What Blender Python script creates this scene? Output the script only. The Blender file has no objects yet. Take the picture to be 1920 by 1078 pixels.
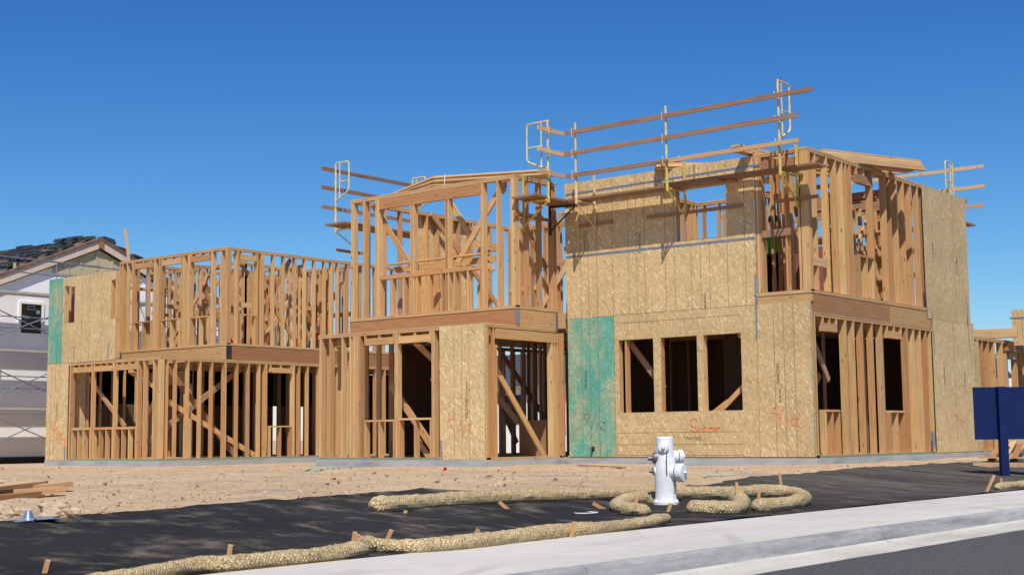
import bpy, math, random
from mathutils import Vector, Matrix, noise
rnd = random.Random(7)
S = bpy.context.scene
COL = S.collection
# ------------------------------------------------------------------ camera
YAW, PITCH, ROLL, F = math.radians(-38.860289), math.radians(6.101476), math.radians(-0.591826), 2624.274
cy, sy, cp, sp = math.cos(YAW), math.sin(YAW), math.cos(PITCH), math.sin(PITCH)
fwd = Vector((sy*cp, cy*cp, sp)); rt = Vector((cy, -sy, 0)); up = rt.cross(fwd)
R_ = rt*math.cos(ROLL) + up*math.sin(ROLL); U_ = up*math.cos(ROLL) - rt*math.sin(ROLL)
CAM = Vector((0, 0, 0.4449))
cam = bpy.data.objects.new('camera', bpy.data.cameras.new('camera')); COL.objects.link(cam)
cam.matrix_world = Matrix(((R_.x, U_.x, -fwd.x, CAM.x), (R_.y, U_.y, -fwd.y, CAM.y), (R_.z, U_.z, -fwd.z, CAM.z), (0, 0, 0, 1)))
cam.data.lens = F/1920*36; cam.data.sensor_width = 36; cam.data.clip_end = 3000; cam.data.clip_start = .05
S.camera = cam
def ray(px, py): return fwd + R_*((px-960)/F) - U_*((py-539)/F)
def hit(ax, v, px, py):
    d = ray(px, py); return CAM + d*((v-CAM[ax])/d[ax])
def FX(y, px, py): return hit(1, y, px, py).x
def FZ(y, px, py): return hit(1, y, px, py).z
def SY(x, px, py): return hit(0, x, px, py).y
def SZ(x, px, py): return hit(0, x, px, py).z
# ------------------------------------------------------------------ ground shape
SWZ, SWX, CURBX, GUTX = -0.40, -7.21, -5.58, -5.2
def sm(t): t = max(0., min(1., t)); return t*t*(3-2*t)
def gz(x, y, bumps=True):
    far = -.14 - .10*sm((-x-19)/9)
    t = sm((SWX-.05-x)/5.0)
    z = SWZ-.015 + (far-SWZ+.015)*t
    if bumps:
        a = sm((SWX-x)/1.2)
        z += a*(.035*noise.noise(Vector((x*.45, y*.45, 3))) + .018*noise.noise(Vector((x*1.7, y*1.7, 9))))
        rough = sm((-x-12)/3)*sm((23-y+(-x-12)*.0)/3) if y < 23 else 0
        z += rough*(.03*noise.noise(Vector((x*3.1, y*3.1, 1))) + .02*abs(noise.noise(Vector((x*7, y*7, 5)))))
    return z
def ghit(px, py):
    d = ray(px, py); z = -.3
    p = CAM
    for _ in range(25):
        p = CAM + d*((z-CAM.z)/d.z); z = .5*z + .5*gz(p.x, p.y)
    return Vector((p.x, p.y, gz(p.x, p.y)))
# ------------------------------------------------------------------ materials
def mat(name, rough=.8, metal=0., spec=.3):
    m = bpy.data.materials.new(name); m.use_nodes = True; n = m.node_tree
    b = n.nodes['Principled BSDF']; b.inputs['Roughness'].default_value = rough; b.inputs['Metallic'].default_value = metal
    b.inputs['Specular IOR Level'].default_value = spec
    return m, n, b
def nd(n, t, **k):
    o = n.nodes.new(t)
    for a, v in k.items():
        if a.startswith('_'): setattr(o, a[1:], v)
        else: o.inputs[a.replace('_', ' ')].default_value = v
    return o
def ramp(n, fac, stops, interp='LINEAR'):
    r = n.nodes.new('ShaderNodeValToRGB'); e = r.color_ramp.elements; r.color_ramp.interpolation = interp
    while len(e) < len(stops): e.new(.5)
    for q, (p, c) in zip(e, stops): q.position = p; q.color = (*c, 1)
    n.links.new(fac, r.inputs[0]); return r.outputs[0]
def mix(n, fac, a, b, mode='MIX'):
    m = n.nodes.new('ShaderNodeMix'); m.data_type = 'RGBA'; m.blend_type = mode
    for i, v in ((0, fac), (6, a), (7, b)):
        if hasattr(v, 'is_output'): n.links.new(v, m.inputs[i])
        elif i == 0: m.inputs[0].default_value = v
        else: m.inputs[i].default_value = (*v, 1)
    return m.outputs[2]
def coord(n, kind='UV', scale=(1, 1, 1), rot=(0, 0, 0), loc=None):
    t = n.nodes.new('ShaderNodeTexCoord'); m = n.nodes.new('ShaderNodeMapping')
    m.inputs['Scale'].default_value = scale; m.inputs['Rotation'].default_value = rot
    if loc: m.inputs['Location'].default_value = loc
    n.links.new(t.outputs[kind], m.inputs[0]); return m.outputs[0]
def tex(n, kind, vec, **k):
    t = nd(n, 'ShaderNodeTex'+kind, **k); n.links.new(vec, t.inputs['Vector']); return t
def bump(n, b, h, s=.3, d=.01):
    u = n.nodes.new('ShaderNodeBump'); u.inputs['Strength'].default_value = s; u.inputs['Distance'].default_value = d
    n.links.new(h, u.inputs['Height']); n.links.new(u.outputs[0], b.inputs['Normal'])
def math_(n, op, a, b=0.):
    m = n.nodes.new('ShaderNodeMath'); m.operation = op
    for i, v in ((0, a), (1, b)):
        if hasattr(v, 'is_output'): n.links.new(v, m.inputs[i])
        else: m.inputs[i].default_value = v
    return m.outputs[0]
def wood(name, cols, dark=.7, rough=.75, knots=True):
    m, n, b = mat(name, rough)
    oi = n.nodes.new('ShaderNodeObjectInfo')
    base = ramp(n, oi.outputs['Random'], [(i/(len(cols)-1), c) for i, c in enumerate(cols)])
    g = tex(n, 'Noise', coord(n, 'UV', (1.6, 34, 1)), Scale=1., Detail=5., Roughness=.6)
    g2 = tex(n, 'Noise', coord(n, 'UV', (.7, 6, 1)), Scale=1., Detail=2.)
    c = mix(n, 1, base, ramp(n, g.outputs[0], [(.3, (dark,)*3), (.55, (1, 1, 1)), (.75, (1.12, 1.1, 1.05))]), 'MULTIPLY')
    c = mix(n, ramp(n, g2.outputs[0], [(.35, (0,)*3), (.65, (.55,)*3)]), c, mix(n, 1, c, (1.12, .84, .66), 'MULTIPLY'))
    if knots:
        k = tex(n, 'Voronoi', coord(n, 'UV', (2.2, 7, 1)), Scale=1.)
        c = mix(n, ramp(n, k.outputs['Distance'], [(.07, (.8,)*3), (.13, (0,)*3)]), c, (.16, .075, .03))
    n.links.new(c, b.inputs['Base Color']); bump(n, b, g.outputs[0], .25, .004)
    return m
M = {}
M['stud'] = wood('stud_wood', [(.56, .345, .145), (.68, .47, .215), (.45, .235, .10), (.70, .505, .25), (.52, .285, .125), (.64, .41, .17), (.42, .245, .12), (.67, .475, .24), (.49, .26, .115), (.61, .40, .18)])
M['interior'] = wood('shade_toned_wood', [(.40, .25, .15), (.45, .29, .17), (.36, .21, .13), (.45, .31, .19)])  # stud tones lowered in the colour itself to suggest indoor shade
M['plate'] = wood('plate_wood', [(.54, .36, .18), (.58, .40, .20), (.48, .30, .15)])
M['dark'] = wood('shade_dark_panel', [(.09, .055, .035), (.11, .065, .045)], knots=False)  # near-black colour stands for the shade deep inside the rooms
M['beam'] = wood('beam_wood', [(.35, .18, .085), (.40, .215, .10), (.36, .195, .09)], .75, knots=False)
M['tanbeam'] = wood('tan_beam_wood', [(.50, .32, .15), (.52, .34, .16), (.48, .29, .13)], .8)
M['weathered'] = wood('weathered_wood', [(.29, .165, .10), (.36, .225, .145), (.32, .195, .125), (.25, .135, .08)], .55)
M['newboard'] = wood('new_board_wood', [(.64, .44, .23), (.56, .36, .18), (.68, .49, .27)], .75)
M['stake'] = wood('stake_wood', [(.62, .36, .16), (.56, .30, .13), (.66, .42, .2)], .7, knots=False)
def osb(name, green=0., tone=1., vert=False):
    m, n, b = mat(name, .7)
    c = None; L = []
    for i, (ang, sc, off) in enumerate(((.55, 21, 0), (-.5, 24, 5.3), (1.15, 27, 9.1), (.95, 17, 3.3))):
        if vert: ang = 1.4 + ang*.35
        v = tex(n, 'Voronoi', coord(n, 'UV', (sc*.62, sc*2.6, 1), (0, 0, 0), None), Scale=1., Randomness=1.)
        mp = v.inputs['Vector'].links[0].from_node
        r2 = n.nodes.new('ShaderNodeMapping'); r2.inputs['Rotation'].default_value = (0, 0, ang); r2.inputs['Location'].default_value = (off, off*1.7, 0)
        n.links.new(mp.inputs[0].links[0].from_socket, r2.inputs[0]); n.links.new(r2.outputs[0], mp.inputs[0])
        s = n.nodes.new('ShaderNodeSeparateColor'); n.links.new(v.outputs['Color'], s.inputs[0]); L.append((s, v))
    t = tone
    pal = [(0., (.42*t, .275*t, .135*t)), (.08, (.53*t, .365*t, .17*t)), (.5, (.61*t, .44*t, .22*t)), (.84, (.67*t, .50*t, .265*t)), (.95, (.79*t, .64*t, .39*t)), (1., (.86*t, .72*t, .48*t))]
    c = ramp(n, L[0][0].outputs[0], pal)
    for k, th in ((1, .45), (2, .6), (3, .72)):
        f = ramp(n, L[k][0].outputs[1], [(th, (0,)*3), (th+.02, (1,)*3)])
        c = mix(n, f, c, ramp(n, L[k][0].outputs[0], pal))
    oi = n.nodes.new('ShaderNodeObjectInfo'); c = mix(n, 1, c, ramp(n, oi.outputs['Random'], [(0, (.93, .92, .9)), (1, (1.05, 1.05, 1.04))]), 'MULTIPLY')
    big = tex(n, 'Noise', coord(n, 'UV', (1.3, 1.3, 1)), Scale=1., Detail=3.)
    c = mix(n, 1, c, ramp(n, big.outputs[0], [(.3, (.9, .9, .88)), (.7, (1.06, 1.05, 1.05))]), 'MULTIPLY')
    if green:
        gn = tex(n, 'Noise', coord(n, 'UV', (1.9, 1.1, 1)), Scale=1., Detail=4., Roughness=.65)
        gc = mix(n, 1, c, (.16, .92, 1.45), 'MULTIPLY')
        gc = mix(n, .3, gc, (.04, .36, .28))
        f = ramp(n, gn.outputs[0], [(.34, (.35*green,)*3), (.56, (.9*green,)*3)])
        c = mix(n, f, c, gc)
    n.links.new(c, b.inputs['Base Color']); bump(n, b, L[0][0].outputs[1], .3, .004)
    return m
M['osb'] = osb('strand_board'); M['osbgreen'] = osb('green_coated_strand_board', 1.); M['osbdull'] = osb('strand_board_raking', 0, .95, True)
M['osbleft'] = osb('strand_board_pale', 0, .97, True)
M['osbgreenleft'] = osb('green_strand_board_vertical', 1., .95, True)
def plain(name, c, rough=.7, metal=0., spec=.3, var=.12, sc=6., bmp=0.):
    m, n, b = mat(name, rough, metal, spec)
    t = tex(n, 'Noise', coord(n, 'Object', (sc,)*3), Scale=1., Detail=6., Roughness=.65)
    cc = mix(n, 1, c, ramp(n, t.outputs[0], [(.3, (1-var,)*3), (.7, (1+var,)*3)]), 'MULTIPLY')
    n.links.new(cc, b.inputs['Base Color'])
    if bmp: bump(n, b, t.outputs[0], bmp, .01)
    return m
M['line'] = plain('panel_groove', (.17, .12, .065), .9)
M['edgegreen'] = plain('green_panel_edge', (.20, .27, .16), .9)
M['black'] = plain('black_and_shaded_metal', (.03, .03, .035), .6)
M['galv'] = plain('galvanised_steel', (.30, .33, .40), .45, .6, var=.35, sc=30)
M['yellow'] = plain('yellow_painted_steel', (.62, .45, .10), .5, var=.3, sc=14)
M['cream'] = plain('cream_painted_steel', (.66, .52, .24), .5, var=.3, sc=14)
M['orange'] = plain('orange_spray_paint', (.85, .20, .08), .8, var=.2)
M['redink'] = plain('faded_red_paint', (.38, .13, .09), .9, var=.3)
M['ink'] = plain('stamped_ink', (.12, .09, .06), .9)
M['paper'] = plain('white_paper', (.82, .82, .84), .7)
M['wrap'] = None
M['concrete'] = None
m, n, b = mat('slab_concrete', .85)
t1 = tex(n, 'Noise', coord(n, 'Object', (1.2, 1.2, 5)), Scale=1., Detail=7., Roughness=.65)
n.links.new(ramp(n, t1.outputs[0], [(.3, (.27, .275, .28)), (.5, (.38, .385, .385)), (.7, (.46, .45, .44))]), b.inputs['Base Color']); bump(n, b, t1.outputs[0], .3, .02)
M['concrete'] = m
def sidewalk_mat():
    m, n, b = mat('new_sidewalk_concrete', .85)
    t1 = tex(n, 'Noise', coord(n, 'Object', (.9, .35, 1)), Scale=1., Detail=8., Roughness=.6)
    t2 = tex(n, 'Noise', coord(n, 'Object', (26, 5, 8)), Scale=1., Detail=4.)
    t3 = tex(n, 'Noise', coord(n, 'Object', (2.2, .5, 1), loc=(3, 7, 0)), Scale=1., Detail=6., Roughness=.7)
    c = ramp(n, t1.outputs[0], [(.3, (.49, .46, .405)), (.5, (.565, .53, .465)), (.7, (.62, .585, .52))])
    c = mix(n, 1, c, ramp(n, t2.outputs[0], [(.3, (.94,)*3), (.7, (1.03,)*3)]), 'MULTIPLY')
    c = mix(n, ramp(n, t3.outputs[0], [(.54, (0,)*3), (.70, (.45,)*3)]), c, (.33, .315, .29))
    rg = tex(n, 'Wave', coord(n, 'Object', (1, 1, 1), loc=(18, -2, 0)), Scale=.42, Distortion=1.2, Detail=1.5); rg.wave_type = 'RINGS'; rg.rings_direction = 'Z'
    st = tex(n, 'Noise', coord(n, 'Object', (.5, .22, 1), loc=(1, 4, 2)), Scale=1., Detail=3.)
    f_ = math_(n, 'MULTIPLY', ramp(n, rg.outputs['Fac'], [(.90, (0,)*3), (.98, (.55,)*3)]), ramp(n, st.outputs[0], [(.48, (0,)*3), (.6, (1,)*3)]))
    c = mix(n, f_, c, (.30, .29, .28))
    n.links.new(c, b.inputs['Base Color']); bump(n, b, t2.outputs[0], .25, .004)
    return m
M['walk'] = sidewalk_mat()
def curb_mat():
    m, n, b = mat('curb_concrete', .85)
    t1 = tex(n, 'Noise', coord(n, 'Object', (1, .35, 5)), Scale=1., Detail=8., Roughness=.55)
    t2 = tex(n, 'Noise', coord(n, 'Object', (9, 7, 40)), Scale=1., Detail=5.)
    c = ramp(n, t1.outputs[0], [(.36, (.17, .17, .17)), (.48, (.32, .315, .305)), (.64, (.43, .42, .40))])
    c = mix(n, 1, c, ramp(n, t2.outputs[0], [(.3, (.85,)*3), (.7, (1.08,)*3)]), 'MULTIPLY')
    n.links.new(c, b.inputs['Base Color']); bump(n, b, t2.outputs[0], .4, .01)
    return m
M['curb'] = curb_mat()
m, n, b = mat('gutter_concrete', .85)
t1 = tex(n, 'Noise', coord(n, 'Object', (2, .5, 1)), Scale=1., Detail=7., Roughness=.7)
n.links.new(ramp(n, t1.outputs[0], [(.3, (.36, .335, .28)), (.5, (.50, .475, .41)), (.7, (.58, .555, .49))]), b.inputs['Base Color']); M['gutter'] = m
def dirt_mat():
    m, n, b = mat('dirt', .95, spec=.1)
    t1 = tex(n, 'Noise', coord(n, 'Object', (.5, .5, .5)), Scale=1., Detail=8., Roughness=.6)
    t2 = tex(n, 'Noise', coord(n, 'Object', (9, 9, 9)), Scale=1., Detail=8., Roughness=.7)
    t3 = tex(n, 'Noise', coord(n, 'Object', (.42, .42, .42), loc=(4, 1, 0)), Scale=1., Detail=5., Roughness=.7)
    t4 = tex(n, 'Voronoi', coord(n, 'Object', (14, 14, 14)), Scale=1.)
    c = ramp(n, t1.outputs[0], [(.3, (.49, .335, .20)), (.5, (.55, .395, .24)), (.7, (.61, .45, .285))])
    c = mix(n, 1, c, ramp(n, t2.outputs[0], [(.32, (.66, .62, .58)), (.48, (1, 1, 1)), (.7, (1.12, 1.12, 1.12))]), 'MULTIPLY')
    c = mix(n, ramp(n, t3.outputs[0], [(.54, (0,)*3), (.64, (.7,)*3)]), c, (.31, .28, .25))
    c = mix(n, ramp(n, t4.outputs['Distance'], [(.10, (.5,)*3), (.2, (0,)*3)]), c, (.34, .24, .17))
    n.links.new(c, b.inputs['Base Color'])
    h = math_(n, 'ADD', t2.outputs[0], math_(n, 'MULTIPLY', t4.outputs['Distance'], -.5))
    bump(n, b, h, .9, .05)
    return m
M['dirt'] = dirt_mat()
def fabric_mat():
    m, n, b = mat('black_landscape_fabric', .95, spec=.05)
    t1 = tex(n, 'Noise', coord(n, 'Object', (.5, .5, 1)), Scale=1., Detail=5.)
    t2 = tex(n, 'Noise', coord(n, 'Object', (1.9, 2.8, 1)), Scale=1., Detail=9., Roughness=.68)
    t3 = tex(n, 'Noise', coord(n, 'Object', (30, 30, 30)), Scale=1., Detail=3.)
    c = ramp(n, t1.outputs[0], [(.3, (.022, .021, .022)), (.7, (.036, .034, .035))])
    c = mix(n, ramp(n, t2.outputs[0], [(.50, (0,)*3), (.58, (.22,)*3), (.66, (.6,)*3), (.76, (.95,)*3)]), c, (.21, .175, .13))
    xx = nd(n, 'ShaderNodeSeparateXYZ'); n.links.new(coord(n, 'Object'), xx.inputs[0])
    dusty = nd(n, 'ShaderNodeMapRange', From_Min=14., From_Max=20.); n.links.new(xx.outputs[1], dusty.inputs[0])
    t5 = tex(n, 'Noise', coord(n, 'Object', (.28, 1.7, 1), (0, 0, -.45), loc=(9, 2, 0)), Scale=1., Detail=7., Roughness=.7)
    f = math_(n, 'MULTIPLY', dusty.outputs[0], ramp(n, t5.outputs[0], [(.40, (.22,)*3), (.60, (.75,)*3)]))
    c = mix(n, f, c, (.135, .118, .10))
    n.links.new(c, b.inputs['Base Color'])
    bump(n, b, math_(n, 'ADD', t2.outputs[0], math_(n, 'MULTIPLY', t3.outputs[0], .2)), .5, .04)
    return m
M['fabric'] = fabric_mat()
def straw_mat():
    m, n, b = mat('straw_net', .9, spec=.1)
    w = tex(n, 'Wave', coord(n, 'UV', (1, 1, 1), (0, 0, .75)), Scale=13., Distortion=4., Detail=2.)
    w2 = tex(n, 'Wave', coord(n, 'UV', (1, 1, 1), (0, 0, -.75)), Scale=13., Distortion=4., Detail=2.)
    t2 = tex(n, 'Noise', coord(n, 'UV', (70, 22, 1), (0, 0, .7)), Scale=1., Detail=5., Roughness=.7)
    t3 = tex(n, 'Noise', coord(n, 'Object', (1.2,)*3), Scale=1., Detail=3.)
    s = math_(n, 'MULTIPLY', w.outputs['Fac'], w2.outputs['Fac'])
    c = ramp(n, t2.outputs[0], [(.36, (.24, .165, .08)), (.5, (.58, .44, .235)), (.64, (.92, .77, .50))])
    c = mix(n, ramp(n, s, [(.0, (.6,)*3), (.3, (0,)*3)]), c, (.24, .16, .075))
    c = mix(n, 1, c, ramp(n, t3.outputs[0], [(.3, (.8,)*3), (.7, (1.1,)*3)]), 'MULTIPLY')
    n.links.new(c, b.inputs['Base Color'])
    bump(n, b, math_(n, 'ADD', s, t2.outputs[0]), .6, .01)
    return m
M['straw'] = straw_mat()
def asphalt_mat():
    m, n, b = mat('asphalt', .92, spec=.12)
    t1 = tex(n, 'Noise', coord(n, 'Object', (.3, .1, 1)), Scale=1., Detail=5.)
    t2 = tex(n, 'Voronoi', coord(n, 'Object', (70, 70, 70)), Scale=1.)
    t3 = tex(n, 'Noise', coord(n, 'Object', (1.1, .7, 1), loc=(2, 5, 1)), Scale=1., Detail=8., Roughness=.7)
    c = ramp(n, t1.outputs[0], [(.3, (.075, .071, .072)), (.7, (.11, .104, .104))])
    c = mix(n, 1, c, ramp(n, t2.outputs['Color'], [(0, (.6,)*3), (1, (1.35,)*3)]), 'MULTIPLY')
    c = mix(n, ramp(n, t3.outputs[0], [(.68, (0,)*3), (.74, (.5,)*3)]), c, (.28, .25, .21))
    n.links.new(c, b.inputs['Base Color']); bump(n, b, t2.outputs['Distance'], .6, .01)
    return m
M['asphalt'] = asphalt_mat()
def wrap_mat():
    m, n, b = mat('house_wrap', .7, spec=.2)
    t = tex(n, 'Noise', coord(n, 'Object', (1.4, 1.4, 1.4)), Scale=1., Detail=6.)
    c = ramp(n, t.outputs[0], [(.3, (.80, .79, .78)), (.7, (.87, .86, .85))])
    br = tex(n, 'Brick', coord(n, 'Object', (1, 1, 1), (math.pi/2, 0, math.pi/2)), Scale=1.)
    br.inputs['Mortar Size'].default_value = .012; br.inputs['Brick Width'].default_value = 2.7; br.inputs['Row Height'].default_value = 1.05
    br.inputs['Mortar Smooth'].default_value = .6
    c = mix(n, br.outputs['Fac'], c, (.52, .49, .40))
    n.links.new(c, b.inputs['Base Color']); bump(n, b, t.outputs[0], .4, .03)
    return m
M['wrap'] = wrap_mat()
M['siding'] = plain('tan_siding', (.50, .42, .26), .7)
M['fascia'] = plain('pale_fascia_paint', (.66, .52, .40), .6)
M['underlay'] = plain('brown_roof_underlay', (.17, .11, .08), .9, var=.4, sc=3)
M['tile'] = None
m, n, b = mat('slate_grey_roof_tile', .75)
oi = n.nodes.new('ShaderNodeObjectInfo'); t1 = tex(n, 'Noise', coord(n, 'Object', (9, 9, 60)), Scale=1., Detail=4.)
c = ramp(n, oi.outputs['Random'], [(0, (.035, .045, .05)), (.5, (.055, .068, .075)), (1, (.08, .088, .09))])
n.links.new(mix(n, 1, c, ramp(n, t1.outputs[0], [(.35, (.6,)*3), (.65, (1.5,)*3)]), 'MULTIPLY'), b.inputs['Base Color']); M['tile'] = m
m, n, b = mat('dark_window_glass', .08, spec=.6); b.inputs['Base Color'].default_value = (.012, .014, .016, 1); M['glass'] = m
M['hydrant'] = plain('white_hydrant_paint', (.74, .745, .75), .42, spec=.45, var=.10, sc=14)
M['darkmetal'] = plain('dark_brass', (.16, .15, .14), .5, .5, var=.3)
M['blue'] = plain('navy_painted_board', (.007, .018, .085), .6, spec=.15, var=.12, sc=3)
M['green'] = plain('mint_plastic', (.25, .62, .48), .6)
M['red'] = plain('red_plastic', (.72, .12, .06), .6)
M['darkdirt'] = plain('dark_soil', (.05, .03, .02), 1., var=.4, sc=20, bmp=.6)
M['rock'] = plain('clay_clod', (.48, .35, .235), 1., var=.3, sc=14, bmp=.8)
M['skin'] = plain('skin', (.45, .27, .18), .6); M['vest'] = plain('lime_green_shirt', (.10, .60, .03), .7, var=.1, sc=5)
M['jeans'] = plain('dark_trousers', (.02, .02, .03), .9); M['helmet'] = plain('white_helmet', (.75, .75, .72), .4)
M['redboard'] = plain('reddish_wrapped_board', (.30, .10, .08), .7, var=.2)
# ------------------------------------------------------------------ mesh helper
class MB:
    def __init__(s): s.v = []; s.f = []; s.uv = []; s.mi = []; s.sm = []
    def quad(s, pts, uvs, mi=0, smooth=False):
        i = len(s.v); s.v += [tuple(p) for p in pts]; s.f.append(tuple(range(i, i+len(pts)))); s.uv += uvs; s.mi.append(mi); s.sm.append(smooth)
    def hexa(s, P, mi=0, lax=None):
        """P: 8 corners, index = i + 2j + 4k along the three edge directions a, b, c"""
        P = [Vector(p) for p in P]
        L = [(P[1]-P[0]).length, (P[2]-P[0]).length, (P[4]-P[0]).length]
        if lax is None: lax = L.index(max(L))
        ou, ov = rnd.random()*9, rnd.random()*9
        cen = sum(P, Vector())/8
        for idx, (a, b) in (((0, 2, 3, 1), (1, 0)), ((4, 5, 7, 6), (0, 1)), ((0, 1, 5, 4), (0, 2)), ((2, 6, 7, 3), (2, 0)), ((0, 4, 6, 2), (2, 1)), ((1, 3, 7, 5), (1, 2))):
            q = [P[i] for i in idx]
            if (q[1]-q[0]).cross(q[2]-q[1]).dot(sum(q, Vector())/4-cen) < 0: q = [q[0], q[3], q[2], q[1]]; idx = (idx[0], idx[3], idx[2], idx[1])
            uv = []
            axs = [x for x in (0, 1, 2) if x in (a, b)]
            u_ = lax if lax in axs else axs[0]; w_ = [x for x in axs if x != u_][0]
            for i in idx:
                bits = (i & 1, (i >> 1) & 1, (i >> 2) & 1)
                uv.append((ou + bits[u_]*L[u_], ov + bits[w_]*L[w_] + w_*.37))
            s.quad(q, uv, mi)
        return s
    def box(s, x0, x1, y0, y1, z0, z1, mi=0, lax=None):
        return s.hexa([(x, y, z) for z in (z0, z1) for y in (y0, y1) for x in (x0, x1)], mi, lax)
    def beam(s, p0, p1, w, h, upv=(0, 0, 1), mi=0):
        p0, p1 = Vector(p0), Vector(p1); d = (p1-p0).normalized(); sd = d.cross(Vector(upv))
        if sd.length < 1e-4: sd = d.cross(Vector((1, 0, 0)))
        sd.normalize(); u = sd.cross(d)
        return s.hexa([p + sd*(i*w/2) + u*(j*h/2) for i in (-1, 1) for j in (-1, 1) for p in (p0, p1)], mi, 0)
    def tube(s, pts, r, k=8, mi=0, cap=True, rad=None, smooth=True):
        pts = [Vector(p) for p in pts]; rings = []; u0 = 0; prev = None; us = []
        for i, p in enumerate(pts):
            d = ((pts[min(i+1, len(pts)-1)]-pts[max(i-1, 0)])).normalized()
            if prev is None:
                a = d.cross(Vector((0, 0, 1)));
                if a.length < 1e-3: a = d.cross(Vector((1, 0, 0)))
            else: a = prev - d*prev.dot(d)
            a.normalize(); prev = a; b2 = d.cross(a)
            rr = rad(i) if rad else r
            if i: u0 += (p-pts[i-1]).length
            us.append(u0); rings.append([p + a*math.cos(2*math.pi*j/k)*rr + b2*math.sin(2*math.pi*j/k)*rr for j in range(k)])
        for i in range(len(pts)-1):
            for j in range(k):
                j2 = (j+1) % k; c = 2*math.pi*(rad(i) if rad else r)
                s.quad([rings[i][j], rings[i][j2], rings[i+1][j2], rings[i+1][j]][::-1],
                       [(us[i], c*j/k), (us[i], c*(j+1)/k), (us[i+1], c*(j+1)/k), (us[i+1], c*j/k)][::-1], mi, smooth)
        if cap:
            s.quad(rings[0], [(p.x, p.z) for p in rings[0]], mi); s.quad(rings[-1][::-1], [(p.x, p.z) for p in rings[-1]], mi)
        return s
    def lathe(s, prof, org=(0, 0, 0), axis=(0, 0, 1), k=28, mi=0, smooth=True):
        ax = Vector(axis).normalized(); a = ax.cross(Vector((0, 0, 1)))
        if a.length < 1e-3: a = Vector((1, 0, 0))
        a.normalize(); b2 = ax.cross(a); o = Vector(org)
        rg = [[o + ax*h + (a*math.cos(2*math.pi*j/k) + b2*math.sin(2*math.pi*j/k))*r for j in range(k)] for r, h in prof]
        for i in range(len(prof)-1):
            flat = abs(prof[i][1]-prof[i+1][1]) < 1e-4
            for j in range(k):
                s.quad([rg[i][j], rg[i][(j+1) % k], rg[i+1][(j+1) % k], rg[i+1][j]], [(j/k, i), ((j+1)/k, i), ((j+1)/k, i+1), (j/k, i+1)], mi, smooth and not flat)
        return s
    def build(s, name, mats, parent=None, merge=False):
        me = bpy.data.meshes.new(name); me.from_pydata(s.v, [], s.f)
        for m_ in (mats if isinstance(mats, (list, tuple)) else [mats]): me.materials.append(m_)
        uvl = me.uv_layers.new(name='UVMap')
        fl = [c for u in s.uv for c in u]
        if len(fl) == 2*len(me.loops): uvl.data.foreach_set('uv', fl)
        me.polygons.foreach_set('material_index', s.mi); me.polygons.foreach_set('use_smooth', s.sm)
        if merge:
            import bmesh
            bm = bmesh.new(); bm.from_mesh(me); bmesh.ops.remove_doubles(bm, verts=bm.verts, dist=1e-4); bm.to_mesh(me); bm.free()
        me.update()
        o = bpy.data.objects.new(name, me); COL.objects.link(o)
        if parent: o.parent = parent
        return o
def thing(name, label, cat, group=None):
    o = bpy.data.objects.new(name, None); COL.objects.link(o); o.empty_display_size = .1; return tag(o, label, cat, group)
def tag(o, label=None, cat=None, group=None, kind=None):
    if label: o['label'] = label
    if cat: o['category'] = cat
    if group: o['group'] = group
    if kind: o['kind'] = kind
    return o
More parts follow.
